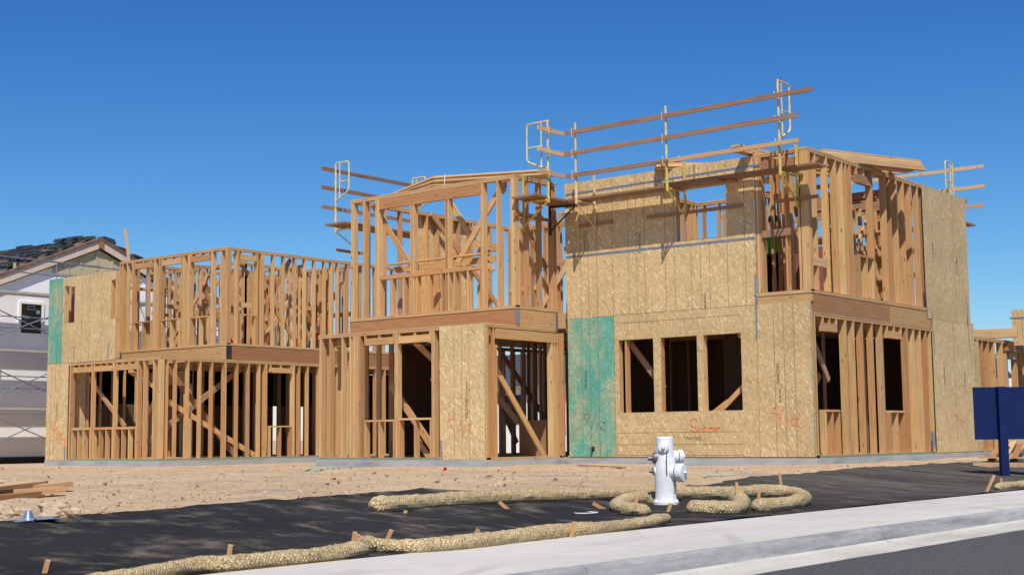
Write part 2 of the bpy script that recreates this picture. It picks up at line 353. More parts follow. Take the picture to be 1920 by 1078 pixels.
# ------------------------------------------------------------------ framed walls
class Wall:
    """axis 'F': runs along X in the plane y=c. axis 'S': runs along Y in the plane x=c. inn=+1/-1: direction (Y or X) from outer face to inside."""
    def __init__(s, house, ax, c, a0, a1, z0, z1, inn=None, dep=.14, m='stud', label=None, bottom=True, tops=2, green=False):
        s.ax, s.c, s.z0, s.z1, s.dep, s.m = ax, c, z0, z1, dep, m
        s.inn = inn if inn is not None else (1 if ax == 'F' else -1)
        b = MB(); s.topz = z1-.042*tops
        s.bx(b, a0, a1, z1-.040, z1, -.003)
        s.o = b.build('stud_wall', M['plate'], house); s.bot = z0+(.04 if bottom else 0)
        if bottom: s.piece('bottom_plate', a0, a1, z0, z0+.04, m='plate')
        for i in range(1, tops):
            n_ = max(1, int((a1-a0)/3.2))
            for k in range(n_):
                q0 = a0+(a1-a0)*k/n_; q1 = a0+(a1-a0)*(k+1)/n_
                s.piece('top_plate', q0+(.002 if k else 0), q1, z1-.042*(i+1)+.002, z1-.042*i, rnd.uniform(-.001, .003), m='plate')
        if label: s.o['label'] = label
    def P(s, a, z, d=0.):
        return Vector((a, s.c+s.inn*d, z)) if s.ax == 'F' else Vector((s.c+s.inn*d, a, z))
    def A(s, px, py): return FX(s.c, px, py) if s.ax == 'F' else SY(s.c, px, py)
    def Z(s, px, py): return FZ(s.c, px, py) if s.ax == 'F' else SZ(s.c, px, py)
    def bx(s, b, a0, a1, z0, z1, d0=0., d1=None, mi=0):
        if d1 is None: d1 = s.dep
        P = [s.P(a, z, d) for z in (z0, z1) for d in (d0, d1) for a in (a0, a1)]
        return b.hexa(P, mi)
    def piece(s, name, a0, a1, z0, z1, d0=0., d1=None, m=None):
        b = MB(); s.bx(b, a0, a1, z0, z1, d0, d1); return b.build(name, M[m or s.m], s.o)
    def stud(s, a, z0=None, z1=None, w=.04, name='stud'):
        j = rnd.uniform(0, .003)
        return s.piece(name, a-w/2, a+w/2, s.bot if z0 is None else z0, s.topz if z1 is None else z1, j, s.dep-.001)
    def studs(s, lst, y=None, z0=None, z1=None):
        """lst of pixel x of left edge of the stud's outer face at row y, optionally (x, count)"""
        for q in lst:
            x, n_ = q if isinstance(q, tuple) else (q, 1)
            a = s.A(x, y)
            for i in range(n_): s.stud(a+.02+.0405*i, z0, z1)
    def header(s, p0, p1, h, m=None, d0=.0, d1=.09, crip=(), z=None, name='header'):
        """p0,p1 pixel ends on the header's lower edge"""
        a0, a1 = s.A(*p0), s.A(*p1); zb = z if z is not None else (s.Z(*p0)+s.Z(*p1))/2
        s.piece(name, a0, a1, zb, zb+h, d0, d1, m)
        for k in crip: s.stud(k, zb+h, s.topz, name='cripple_stud')
        return a0, a1, zb
    def sill(s, p0, p1, crip=(), z=None, t=.04):
        a0, a1 = s.A(*p0), s.A(*p1); zt = z if z is not None else (s.Z(*p0)+s.Z(*p1))/2
        s.piece('window_sill', a0, a1, zt-t, zt, -.004)
        for k in crip: s.stud(k, s.bot, zt-t, name='cripple_stud')
        return a0, a1, zt
    def win(s, xl, xr, y_head_l, y_head_r, y_sill_l, y_sill_r, hh=.14, n=None, sp=.4, trim=True, m=None):
        """an opening framed with header, sill, cripples. pixel edges."""
        a0 = s.A(xl, (y_head_l+y_sill_l)/2 if y_sill_l else y_head_l); a1 = s.A(xr, (y_head_r+y_sill_r)/2 if y_sill_r else y_head_r)
        zh = (s.Z(xl, y_head_l)+s.Z(xr, y_head_r))/2
        k = max(1, round((a1-a0)/sp)); cr = [a0+.02+(a1-a0-.04)*i/k for i in range(k+1)]
        s.piece('header', a0, a1, zh, zh+hh, 0, .09, m)
        for c_ in cr: s.stud(c_, zh+hh, s.topz, name='cripple_stud')
        if y_sill_l:
            zs = (s.Z(xl, y_sill_l)+s.Z(xr, y_sill_r))/2
            s.piece('window_sill', a0, a1, zs-.04, zs, -.005)
            for c_ in cr: s.stud(c_, s.bot, zs-.04, name='cripple_stud')
        return a0, a1
    def brace(s, p0, p1, w=.038, h=.13, d=.17, d1=None, m=None, name='diagonal_brace'):
        a, b_ = s.P(s.A(*p0), s.Z(*p0), d), s.P(s.A(*p1), s.Z(*p1), d if d1 is None else d1)
        o = MB().beam(a, b_, h, w, Vector((0, 1, 0)) if s.ax == 'F' else Vector((1, 0, 0)))
        return o.build(name, M[m or s.m], s.o)
    def fill(s, a0, a1, sp=.406, skip=()):
        a = a0+.02
        while a < a1:
            if not any(p <= a <= q for p, q in skip): s.stud(a)
            a += sp
        s.stud(a1-.02)
    def sheet(s, rects, m, lines=(), label=None, name='sheathing_panel', t=.012, hl=(), edge=None):
        """rects: list (a0,a1,z0,z1) in metres; lines: (a, z0, z1); hl: (z, a0, a1)"""
        b = MB()
        for (a0, a1, z0, z1) in rects:
            P = [s.P(a, z, d) for z in (z0, z1) for d in (-t, -.001) for a in (a0, a1)]; i0 = len(b.uv)
            b.hexa(P, 0)
            for i in range(i0, len(b.uv)):
                v = b.v[i]; b.uv[i] = ((v[0] if s.ax == 'F' else v[1])+3, v[2]+5)
        for (a, z0, z1) in lines: s.bx(b, a-.004, a+.004, z0, z1, -t-.0015, -t+.001, 1)
        for (z, a0, a1) in hl: s.bx(b, a0, a1, z-.004, z+.004, -t-.0015, -t+.001, 1)
        for (a, z0, z1) in (edge or ()): s.bx(b, a-.010, a+.010, z0, z1, -t-.002, -t+.001, 2)
        o = b.build(name, [M[m], M['line'], M['edgegreen']], s.o)
        if label: o['label'] = label
        return o
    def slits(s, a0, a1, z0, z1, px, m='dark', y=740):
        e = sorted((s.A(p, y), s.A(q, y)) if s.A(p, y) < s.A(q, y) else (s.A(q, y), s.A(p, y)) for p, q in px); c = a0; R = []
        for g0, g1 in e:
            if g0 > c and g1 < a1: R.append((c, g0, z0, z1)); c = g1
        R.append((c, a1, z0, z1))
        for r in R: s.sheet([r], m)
    def strap(s, p0, p1, w=.035, m='galv', d=-.016, name='metal_strap'):
        a, b_ = s.P(s.A(*p0), s.Z(*p0), d), s.P(s.A(*p1), s.Z(*p1), d)
        o = MB().beam(a, b_, w, .004, Vector((0, 1, 0)) if s.ax == 'F' else Vector((1, 0, 0)))
        return o.build(name, M[m], s.o)
    def scrawl(s, strokes, m='orange', r=.012, label=None, d=-.0155, name='spray_mark'):
        b = MB()
        for st in strokes:
            pts = [s.P(s.A(*p), s.Z(*p), d) for p in st]
            for i in range(len(pts)-1):
                e = (pts[i+1]-pts[i]).normalized()*r*.5
                b.beam(pts[i]-e, pts[i+1]+e, r*2*rnd.uniform(.6, 1.05), .0015, Vector((0, 1, 0)) if s.ax == 'F' else Vector((1, 0, 0)))
        o = b.build(name, M[m], s.o)
        if label: o['label'] = label
        return o
    def text(s, txt, px, py, h, ang, d=-.0155, m='ink', flip=False):
        cu = bpy.data.curves.new('lettering', 'FONT'); cu.body = txt; cu.size = h; cu.align_x = 'CENTER'; cu.align_y = 'CENTER'; cu.extrude = .0006
        cu.space_character = 1.0
        tmp = bpy.data.objects.new('tmp', cu); COL.objects.link(tmp)
        dg = bpy.context.evaluated_depsgraph_get(); me = bpy.data.meshes.new_from_object(tmp.evaluated_get(dg)); bpy.data.objects.remove(tmp)
        p = s.P(s.A(px, py), s.Z(px, py), d)
        ex = Vector((1, 0, 0)) if s.ax == 'F' else Vector((0, 1, 0)); ez = Vector((0, 0, 1))
        X = ex*math.cos(ang) + ez*math.sin(ang); Y = -ex*math.sin(ang) + ez*math.cos(ang); Z = X.cross(Y)
        for v in me.vertices: v.co = p + X*v.co.x + Y*v.co.y + Z*v.co.z
        me.materials.clear(); me.materials.append(M[m])
        o = bpy.data.objects.new('stamped_lettering', me); COL.objects.link(o); o.parent = s.o; return o
Z1, Z2, Z3 = 2.78, 3.17, 5.98
H = thing('framed_house', 'large two-storey timber-framed house with tan panels, open studs and dark three-bay window', 'house')
# foundation
XB, YB, YR = -12.27, 24.36, 32.65
XM, YM, YMU, XL = -18.33, 21.87, 22.87, -23.28
b = MB(); b.box(XL-.02, XM+.02, YM-.02, 28.6, -.40, -.004); b.box(XM+.021, XB+.02, YB-.02, YR, -.40, -.005); b.box(XL, XM+.02, 28.601, YR, -.40, -.005); b.box(XB-.3, XB+.021, YR+.001, 45, -.40, -.006)
b.build('foundation_slab', M['concrete'], H)
b = MB(); b.box(XB-6.0, XB-.15, YB+.15, YR-.15, Z1+.02, Z2-.03); b.box(XL+.15, XM-.12, YMU+.12, 28.5, Z1+.02, Z2-.03); b.box(XL+.16, XM-.12, 28.501, YR-.16, Z1+.02, Z2-.03); b.box(XM-.119, XB-6.001, YB+.15, YR-.15, Z1+.02, Z2-.03)
b.build('floor_deck', M['plate'], H)
b = MB(); b.box(XL+.1, XM-.1, YM+.145, YMU-.001, Z1+.003, Z1+.018); b.build('ledge_board', M['plate'], H)
# ---- big wall with panels, full height
w = Wall(H, 'F', YB, XM+.2, -13.46, 0, Z1, label='right front wall of the ground floor, closed by panels and a three-bay window')
zt = lambda x, y: w.Z(x, y)
Xg0, Xg1 = w.A(1066.5, 720), w.A(1153.5, 720)      # green panel
X2 = w.A(1419.5, 650)
zs = w.Z(1240, 584.5)                                 # seam between storeys
openx = [w.A(1161.5, 703), w.A(1226.5, 703), w.A(1240.5, 702), w.A(1308.5, 701), w.A(1320.5, 700), w.A(1391.5, 697)]
zo0, zo1 = (w.Z(1164, 773.5)+w.Z(1392, 769))/2, (w.Z(1160, 638)+w.Z(1389, 624))/2
gl = [w.A(x, 760) for x in (1093.5, 1108.5, 1124.5)]
w.sheet([(Xg0, Xg1, .02, zs-.004)], 'osbgreen', [(g, .02, zs) for g in gl]+[(Xg1, .02, zs)], 'green coated panel beside the doorway')
zb = [w.Z(1250, 833), w.Z(1250, 810.5), w.Z(1250, 853)]
w.sheet([(Xg1+.004, X2, .02, zo0), (Xg1+.004, openx[0], zo0+.001, zo1), (openx[1], openx[2], zo0+.001, zo1), (openx[3], openx[4], zo0+.001, zo1), (openx[5], X2, zo0+.001, zo1), (Xg1+.004, X2, zo1+.001, zs-.003)], 'osb',
        [(w.A(1152.5, 760)+.06, .02, zo0-.2)], hl=[(z, Xg1+.05, openx[5]-.02) for z in zb]+[(zs-.002, Xg1, X2), (w.Z(1250, 600), Xg1+.06, openx[5]-.03)], label='panel sheet around the dark three-bay window')
# window frame members behind
for k in (0, 2, 4): w.stud(openx[k]-.022, w.bot, zo1)
for k in (1, 3, 5): w.stud(openx[k]+.022, w.bot, zo1)
w.piece('header', openx[0]-.04, openx[5]+.04, zo1+.002, zo1+.2, .0, .13)
w.piece('window_sill', openx[0]-.001, openx[5]+.001, zo0-.04, zo0-.001, 0.001)
w.fill(XM+.25, Xg1+.3); w.stud(-13.48)
w.brace((1163, 640), (1228, 728), d=.35, m='interior'); w.brace((1362, 623), (1410, 655), d=.5); w.brace((1325, 785), (1400, 705), d=.25, h=.1); w.brace((1318, 778), (1352, 752), d=.3, h=.1)
w.piece('stud', w.A(1375, 640), w.A(1379, 640), 2.3, 2.7, .5, .6)
# printed text and spray marks
w.text('TALLWALL', 1099, 712, .085, -math.pi/2); w.text('TALLWALL', 1299, 821, .085, math.pi)
w.scrawl([[(1105, 774), (1098, 776), (1096, 783), (1102, 787), (1107, 781), (1106, 775), (1104, 790), (1097, 797)], [(1120, 772), (1110, 803)], [(1123, 788), (1119, 805)], [(1128, 790), (1135, 792), (1127, 804), (1136, 806)]], 'redink', .008, 'faded red 9/12 mark on green panel')
w.scrawl([[(1309, 787), (1303, 784), (1296, 788), (1297, 797), (1305, 802), (1303, 809), (1296, 806)], [(1309, 796), (1307, 808), (1312, 803), (1316, 808)], [(1318, 804), (1323, 801), (1320, 808), (1326, 809)], [(1328, 808), (1330, 802), (1335, 801), (1333, 810)], [(1338, 809), (1338, 802), (1350, 801), (1340, 806), (1344, 812)]], 'orange', .011, 'orange handwriting reading Shear below the window')
w.strap((1063.5, 570), (1065, 655), .018, 'black'); w.strap((1417, 515), (1419.6, 636), .035)
b = MB(); p = w.P(w.A(1113, 841), w.Z(1113, 841), 0); w.bx(b, p.x-.035, p.x+.035, p.z-.05, p.z+.05, -.016, -.010); b.tube([p+Vector((0, .02, 0)), p+Vector((0, -.09, -.005))], .03, 12); b.build('wall_outlet_pipe', M['black'], w.o)
MB().tube([p+Vector((0, -.092, -.005)), p+Vector((0, -.10, -.005))], .018, 12).build('pipe_rim', M['galv'], w.o)
# ---- right part lower front
w = Wall(H, 'F', YB, -13.44, XB, 0, Z1, label='narrow panelled front wall at the right corner of the ground floor')
zt_ = (w.Z(1423, 571)+w.Z(1522, 563.5))/2
w.sheet([(-13.455, XB-.001, .02, zt_)], 'osb', [(w.A(x, 600), .02, zt_) for x in (1450.5, 1469, 1488)], edge=[(XB-.02, .02, zt_)], label='tan panel with orange 4/12 at the right corner')
for a in (-13.4, -13.0, -12.6): w.stud(a)
w.text('TALLWALL', 1459, 700, .085, -math.pi/2); w.text('APA RATED', 1463, 742, .05, -math.pi/2)
w.scrawl([[(1449, 765), (1455, 763), (1449, 774), (1462, 776)], [(1470, 765), (1459, 797)], [(1480, 780), (1474, 802)], [(1489, 785), (1498, 783), (1488, 796), (1502, 799)]], 'orange', .010, 'orange 4/12 mark at the right corner')
# beams at floor level
b = MB(); b.box(-13.44, XB, YB, YB+.09, zt_+.002, Z2-.03); b.build('floor_beam', M['tanbeam'], H)
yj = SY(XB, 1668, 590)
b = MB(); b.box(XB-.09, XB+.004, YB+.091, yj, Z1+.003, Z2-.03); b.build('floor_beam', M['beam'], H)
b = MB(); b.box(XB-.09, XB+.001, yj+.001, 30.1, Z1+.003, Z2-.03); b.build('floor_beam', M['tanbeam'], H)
b = MB(); b.box(-13.5, XB+.012, YB-.012, YB+.2, Z2-.028, Z2); b.box(XB-.3, XB+.012, YB+.201, 29.95, Z2-.028, Z2); b.build('floor_edge', M['plate'], H)
# ---- side wall, ground floor
w = Wall(H, 'S', XB, YB+.001, 30.14, 0, Z1, label='right side wall of the ground floor with two narrow windows')
pz = [w.A(x, 730) for x in (1529, 1534)]
for i in range(3): w.stud(YB+.022+i*.042)
w.win(1546, 1573, 619.5, 624, 768, 767.5, .16)
for x, c in ((1588, 2), (1604, 1), (1620, 1), (1639, 1), (1656, 2)): w.studs([(x, c)], 720)
w.win(1667, 1694, 633, 637, 770, 769, .15)
for x, c in ((1703, 2), (1717, 1), (1729, 1), (1740, 1), (1748, 1)): w.studs([(x, c)], 720)
w.brace((1546, 624), (1580, 712), d=.3, m='interior'); w.brace((1545, 775), (1580, 700), d=.5, m='interior')
w.piece('sill_plate', YB+.2, 30.1, -.003, .038, -.006, .0, 'edgegreen')
b = MB(); p = Vector((XB+.03, SY(XB, 1748, 830), .12)); b.tube([p, p+Vector((0, 0, .36))], .035, 10); b.build('conduit_roll', M['galv'], w.o)
w.strap((1599, 842), (1601, 858), .03, d=-.008); w.strap((1540, 848), (1541, 862), .05, d=-.008)
# sheathing at the far right of side wall
w = Wall(H, 'S', XB, 30.145, YR, 0, Z1, m='interior', label='panelled far end of the right side wall, ground floor')
w.sheet([(30.145, YR-.02, .01, Z2-.2)], 'osbdull', [(31.35, .01, Z2-.2)], label='tall dull tan panel near the blue sign')
for a in (30.3, 30.9, 31.5, 32.3): w.stud(a)
w.strap((1746.5, 585), (1751, 665), .03); w.strap((1812, 590), (1818, 660), .03)
w.text('TALLWALL', 1770, 705, .085, -math.pi/2); w.text('TALLWALL', 1808, 712, .085, -math.pi/2)
w.scrawl([[(1790, 770), (1788, 777), (1794, 782)], [(1795, 784), (1808, 790)], [(1797, 790), (1804, 796)]], 'orange', .010, 'faint orange mark near the blue sign')
w = Wall(H, 'S', XB, 29.90, YR, Z2-.2, Z3, m='interior', label='panelled far end of the right side wall, upper floor')
w.sheet([(29.90, YR-.2, Z2-.195, Z3-.01)], 'osbdull', [(31.6, Z2-.19, 5.9)], label='tall dull tan panel against the sky')
for a in (30.0, 30.6, 31.2, 31.8, 32.3): w.stud(a)
w.strap((1733.5, 528), (1738, 595), .03); w.strap((1811, 555), (1813.5, 610), .03)
w.text('TALLWALL', 1793, 498, .085, -math.pi/2); w.text('TALLWALL', 1748, 470, .085, math.pi/2)
# ---- big wall upper
w = Wall(H, 'F', YB, XM+.2, -13.46, Z2, Z3-.03, label='tall panelled front wall of the upper floor below the guard rails')
o0, o1 = w.A(1268.5, 410), w.A(1362.5, 400); oz0, oz1 = (w.Z(1268, 453)+w.Z(1362, 443))/2, (w.Z(1362, 345))
XLf, XRt = XM+.22, -13.45
gv = [w.A(x, 520) for x in (1089.5, 1104, 1120, 1150, 1179.5, 1195, 1210.5, 1249, 1266, 1297.5, 1314.5, 1331.5, 1365.5, 1399)]
gg = [(g, zs, 4.34) for g in gv]+[(g, 4.37, Z3-.06) for g in gv if not (o0 < g < o1)]+[(g, oz1, Z3-.06) for g in gv if o0 < g < o1]
w.sheet([(XLf, XRt, zs, oz0), (XLf, o0, oz0+.001, oz1), (o1, XRt, oz0+.001, oz1), (XLf, XRt, oz1+.001, Z3-.04)], 'osb', gg, label='tan panel sheet with stamped writing under the scaffold planks')
w.strap((1062, 482.5), (1416, 446), .045); w.strap((1062, 366), (1425, 309), .04)
for a in (o0-.022, o1+.022): w.stud(a)
w.piece('header', o0, o1, oz1+.01, oz1+.2, .0, .12); w.piece('window_sill', o0, o1, oz0-.04, oz0-.001, .001)
w.fill(XLf+.05, o0-.06); w.fill(o1+.1, XRt-.1)
for x, y in ((1097.5, 452), (1199.5, 455)): w.text('TALLWALL', x, y, .10, -math.pi/2)
w.text('APA RATED', 1323, 565, .06, math.pi/2); w.text('TALLWALL', 1302, 325, .08, -math.pi/2)
# ---- upper right room front
w = Wall(H, 'F', YB, -13.45, XB, Z2, Z3, label='open stud front wall at the upper right corner')
for i in range(3): w.stud(-13.42+i*.041)
w.stud(-13.297); 
for i in range(4): w.stud(XB-.022-i*.041)
for x in (1474,): w.studs([(x, 1)], 500)
a0 = w.A(1443, 500)
w.piece('header', -13.27, -12.47, Z3-.42, Z3-.16, 0, .09, 'beam')
w.stud(-12.48)
wq = Wall(H, 'F', YB+.75, -13.45, XB-.2, Z2, Z3-.1, dep=.09, label='inner row of studs before the worker')
wq.studs([(1447.5, 1), (1460, 1), (1469, 1), (1481, 2)], 500)
wq.brace((1440, 330), (1492, 470), d=.15)
w.piece('ledger_board', w.A(1430, 438), w.A(1483, 432), w.Z(1455, 444), w.Z(1455, 430), -.03, 0, 'weathered')
# upper right side wall
w = Wall(H, 'S', XB, YB+.001, 29.9, Z2, Z3, label='open stud side wall at the upper right, shaded under the roof trusses')
for i in range(3): w.stud(YB+.021+i*.041)
for x, c in ((1532.5, 1), (1554, 1), (1571, 1), (1583, 1), (1590.5, 1), (1597, 2)): w.studs([(x, c)], 450)
w.win(1609, 1637, 342, 352, 475, 484, .18, m='beam')
for x, c in ((1639, 2), (1665, 1), (1674, 1), (1686, 1), (1699, 1), (1712, 1), (1726, 1)): w.studs([(x, c)], 500)
w.brace((1640, 335), (1606, 372), d=.6); w.piece('blocking', w.A(1526, 490), w.A(1552, 490), w.Z(1540, 500), w.Z(1540, 484), .0, .1)
# ---- mid part, ground floor
w = Wall(H, 'F', YM, XL, XM, 0, Z1, label='projecting ground floor front wall with two tall windows beside a tan panel')
b = MB()
for x, c in ((598.5, 2), (617, 1), (640, 1), (655, 1)): w.studs([(x, c)], 720)
for i in range(6): w.stud(w.A(661, 720)+.02+i*.0405)
w.win(683, 739, 648, 644, 787.5, 786, .15); w.studs([(740, 2)], 720); w.win(747, 808, 643, 640, 784, 782.5, .15); w.studs([(809, 2)], 720)
xo = w.A(825, 740)
w.sheet([(xo, XM+.012, .0, Z1-.02)], 'osb', [(w.A(x, 740), 0, Z1-.02) for x in (852.3, 866.6, 880.4)], edge=[(XM-.01, 0, Z1-.02)], label='tan panel with orange 4/12 left of the doorway')
for a in (xo+.05, xo+.45, xo+.85): w.stud(a)
w.text('TALLWALL', 876, 762, .10, math.pi/2); w.text('APA RATED', 876, 728, .05, math.pi/2)
w.scrawl([[(843, 776), (842, 788), (852, 784)], [(846, 797), (850, 802)], [(867, 786), (857, 812)], [(873, 794), (869, 812)], [(878, 796), (884, 794), (880, 805), (887, 815)]], 'orange', .012, 'orange 4/12 mark left of the doorway')
w.strap((827.5, 825), (829, 866), .05); w.piece('sill_plate', XL, xo, -.002, .036, -.006, 0, 'edgegreen')
for x in (605, 686, 758, 817): w.strap((x, 856), (x+.5, 867), .06, d=-.01)
w.brace((610, 640), (660, 700), d=.3); w.brace((691, 720), (790, 870), d=.7, h=.16); w.brace((757, 640), (812, 692), d=.35); w.brace((757, 705), (808, 815), d=.9); w.brace((755, 820), (790, 870), d=.4)
b = MB(); b.box(XL, XM, YM+.0, YMU+.1, Z1+.002, Z1+.012); 
w = Wall(H, 'S', XM, YM+.001, YB-.02, 0, Z1, label='short ground floor side wall holding the tall entrance doorway')
w.studs([(913, 2), (926, 1)], 750); w.stud(w.A(930.5, 750)+.02, z1=2.35)
zd = (w.Z(938, 635)+w.Z(1037, 642))/2
w.piece('header', w.A(930, 640), w.A(1046, 640), zd, Z1-.1, -.003, .09, 'tanbeam')
w.stud(w.A(1036, 750)+.02, z1=zd); w.stud(w.A(1041, 750)+.02, z1=zd); w.studs([(1057, 1)], 750)
w.stud(YB-.04); w.brace((940, 665), (1048, 860), d=.35); w.brace((943, 655), (1045, 790), d=1.1, m='interior')
w.scrawl([[(1059.5, 738), (1059, 782), (1060.5, 815)]], 'orange', .02, 'orange streak on the doorway stud', d=-.002)
# ledge of doubled top plates towards the set back upper wall
b = MB(); 
for i in range(3): b.box(XL, XM-.01, YM+.15+i*.28, YM+.18+i*.28, Z1-.25, Z1-.09)
b.build('ceiling_joist', M['interior'], H)
# beam under the set back wall
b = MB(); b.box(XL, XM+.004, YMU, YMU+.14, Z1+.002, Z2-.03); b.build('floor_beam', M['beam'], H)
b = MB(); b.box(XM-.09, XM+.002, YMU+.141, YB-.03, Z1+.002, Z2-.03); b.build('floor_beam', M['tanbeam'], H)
b = MB(); b.box(XL-.01, XM+.012, YMU-.012, YMU+.2, Z2-.028, Z2); b.box(XM-.2, XM+.012, YMU+.201, YB-.03, Z2-.028, Z2); b.build('floor_edge', M['plate'], H)
b = MB(); b.box(XM-.01, XM+.008, YMU-.006, YMU+.10, Z1+.03, Z2-.05); b.build('metal_strap', M['galv'], H)
b = MB(); b.box(XM+.0, XM+.018, YB-.12, YB-.04, Z1-.05, Z2-.05); b.build('metal_strap', M['galv'], H)
# ---- mid part, upper floor
w = Wall(H, 'F', YMU, XL, XM, Z2, Z3+.02, label='set back upper front wall with a very wide window opening')
w.studs([(658, 1), (661, 1), (680, 2), (703, 3)], 480)
a0, a1 = w.A(711, 450), w.A(902, 430)
zh = (w.Z(711, 392)+w.Z(900, 365))/2
w.piece('header', a0, a1, zh, zh+.23, 0, .09, 'stud')
for i in range(13): w.stud(a0+.02+(a1-a0-.04)*i/12, zh+.23, w.topz, name='cripple_stud')
w.studs([(769, 1), (834, 1)], 450, z1=w.topz); w.stud(w.A(773.5, 450)+.02, z1=zh); w.stud(w.A(839, 450)+.02, z1=zh)
w.studs([(901, 2), (931, 1), (957.5, 3)], 450)
zsl = (w.Z(711, 517)+w.Z(900, 498))/2
w.piece('window_sill', a0, a1, zsl-.09, zsl, -.003); 
for i in range(9): w.stud(a0+.02+(a1-a0-.04)*i/8, w.bot, zsl-.09, name='cripple_stud')
w.brace((928, 352), (848, 490), d=.19); w.brace((690, 384), (758, 495), d=.19); w.brace((818, 378), (896, 505), d=.5); w.brace((782, 583), (822, 512), d=.4)
w.brace((712, 503), (902, 481), d=.5, h=.14); w.piece('window_sill', a0, a1, zsl+.26, zsl+.30, .16, .3)
w = Wall(H, 'S', XM, YMU+.001, YB-.02, Z2, Z3+.02, label='short upper side wall beside the tall panelled wall')
w.studs([(990, 1), (1014, 1), (1037, 1)], 450); w.stud(YB-.05); w.brace((975, 430), (1055, 560), d=.25); w.brace((998, 378), (1058, 500), d=.5)
w.piece('blocking', YMU+.4, YB-.1, 5.15, 5.29, .3, .34)
w = Wall(H, 'S', XL, YMU+.1, 28.6, Z2, Z3+.02, inn=1, label='left side wall of the upper middle room, panelled outside')
ya = SY(XL+.14, 780, 480); yb = SY(XL+.14, 888, 480)
w.fill(YMU+.5, ya-.02, sp=.55); w.fill(ya, yb); w.fill(yb+.3, 28.4)
w.sheet([(ya, yb, Z2-.2, Z3-.0)], 'osb', [(ya+.8, Z2, Z3)], label='tan panel seen through the wide upper opening')
w.brace((800, 402), (930, 580), d=.16); w.piece('header', yb+.2, 28.3, 5.3, 5.5)
w = Wall(H, 'F', 28.6, XL, -15.3, Z2, Z3, m='stud', label='rear wall of the upper middle room'); w.fill(XL+.1, -21.5); w.fill(-21.0, -17.4, sp=.406, skip=((-19.6, -18.6),)); w.fill(-17.2, -15.3)
w.piece('blocking', XL+.1, -21.5, 4.25, 4.38, .02, .06)
w = Wall(H, 'S', -17.29, 26.5, 28.59, Z2, Z3, label='partition behind the high square opening'); w.fill(26.5, 28.5, sp=.3)
w = Wall(H, 'F', YR, -18.2, XB-.15, Z2, Z3, inn=-1, label='rear wall of the upper right room')
w.fill(-18.2, -16.2); w.fill(-15.2, -14.6); w.stud(-13.4); w.stud(-12.6); w.piece('header', -15.2, -13.4, 4.9, 5.1); w.piece('blocking', -16.2, -12.5, 4.2, 4.34, .02, .06)
w = Wall(H, 'F', 27.6, -15.2, -13.0, Z2, Z3-.15, dep=.09, label='partition between the upper right rooms'); w.fill(-15.2, -13.1, sp=.42)
w.brace((1470, 330), (1500, 480), d=.3)
w = Wall(H, 'S', -14.6, 25.6, 27.5, Z2, Z3-.3, dep=.09, label='partition near the worker'); w.fill(25.6, 27.4)
w = Wall(H, 'F', 30.4, -15.4, -12.5, Z2, Z3-.25, dep=.09, label='last partition of the upper right floor'); w.fill(-15.3, -13.6); w.brace((1640, 480), (1690, 350), d=.2); w.piece('blocking', -14.9, -12.5, 4.5, 4.62, -.04, 0); w.piece('blocking', -14.9, -12.5, 5.0, 5.12, -.04, 0); w.piece('blocking', -14.9, -12.5, 3.95, 4.08, -.04, 0)
b = MB()
for i in range(7): b.box(-14.9, XB-.2, 28.2+i*.3, 28.24+i*.3, Z3-.45, Z3-.31)
b.build('ceiling_joist', M['interior'], H)
for (ax_, c_, a0_, a1_, lb, sp_) in (('F', 26.0, -20.4, -18.4, 'inner partition of the upper middle room', .4), ('S', -19.6, 26.2, 28.5, 'rear inner partition of the upper middle room', .36), ('S', -13.6, 27.8, 32.4, 'long partition of the upper right room', .36), ('F', 29.3, -17.2, -13.8, 'rear partition of the upper right room', .36), ('S', -16.6, 28.7, 32.4, 'partition far behind the square opening', .4)):
    w = Wall(H, ax_, c_, a0_, a1_, Z2, Z3-.25-.3*(c_ == 26.0), dep=.09, label=lb); w.fill(a0_, a1_, sp=sp_)
    zz = rnd.uniform(4.3, 4.9); w.piece('blocking', a0_+.1, a1_-.1, zz, zz+.13, -.04, 0)
    P0, P1 = w.P(a0_+.2, Z2+.1, -.06), w.P(min(a1_-.1, a0_+2.0), Z3-.7, -.06); MB().beam(P0, P1, .13, .038, Vector((0, 1, 0)) if ax_ == 'F' else Vector((1, 0, 0))).build('diagonal_brace', M['newboard'], w.o)
# ---- ground floor interior partitions (indoor shade put into panel and wood colours)
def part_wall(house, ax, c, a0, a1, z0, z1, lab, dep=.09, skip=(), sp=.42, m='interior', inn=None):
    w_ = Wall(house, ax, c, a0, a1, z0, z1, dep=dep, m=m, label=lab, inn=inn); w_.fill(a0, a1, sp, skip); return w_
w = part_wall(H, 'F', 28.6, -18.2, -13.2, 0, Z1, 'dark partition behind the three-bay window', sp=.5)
b = MB(); b.box(-20.6, -15.52, 28.8, 28.82, 0, Z1); b.build('sheathing_panel', M['dark'], w.o)['label'] = 'added inner panel coloured dark for shade behind the three-bay window'  # added closure, keeps the view through the window black
b = MB(); b.box(-15.5, -15.48, YB+2.2, YR-.05, 0, Z1); b.build('sheathing_panel', M['dark'], w.o)['label'] = 'added inner panel painted as shade behind the side windows'
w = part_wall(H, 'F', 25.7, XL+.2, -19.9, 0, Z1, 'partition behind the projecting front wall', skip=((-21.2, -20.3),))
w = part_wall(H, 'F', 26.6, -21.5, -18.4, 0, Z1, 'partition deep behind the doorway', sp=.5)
w = part_wall(H, 'S', -22.2, 29.4, 31.5, 0, Z1, 'partition along the entrance hall', sp=.5)
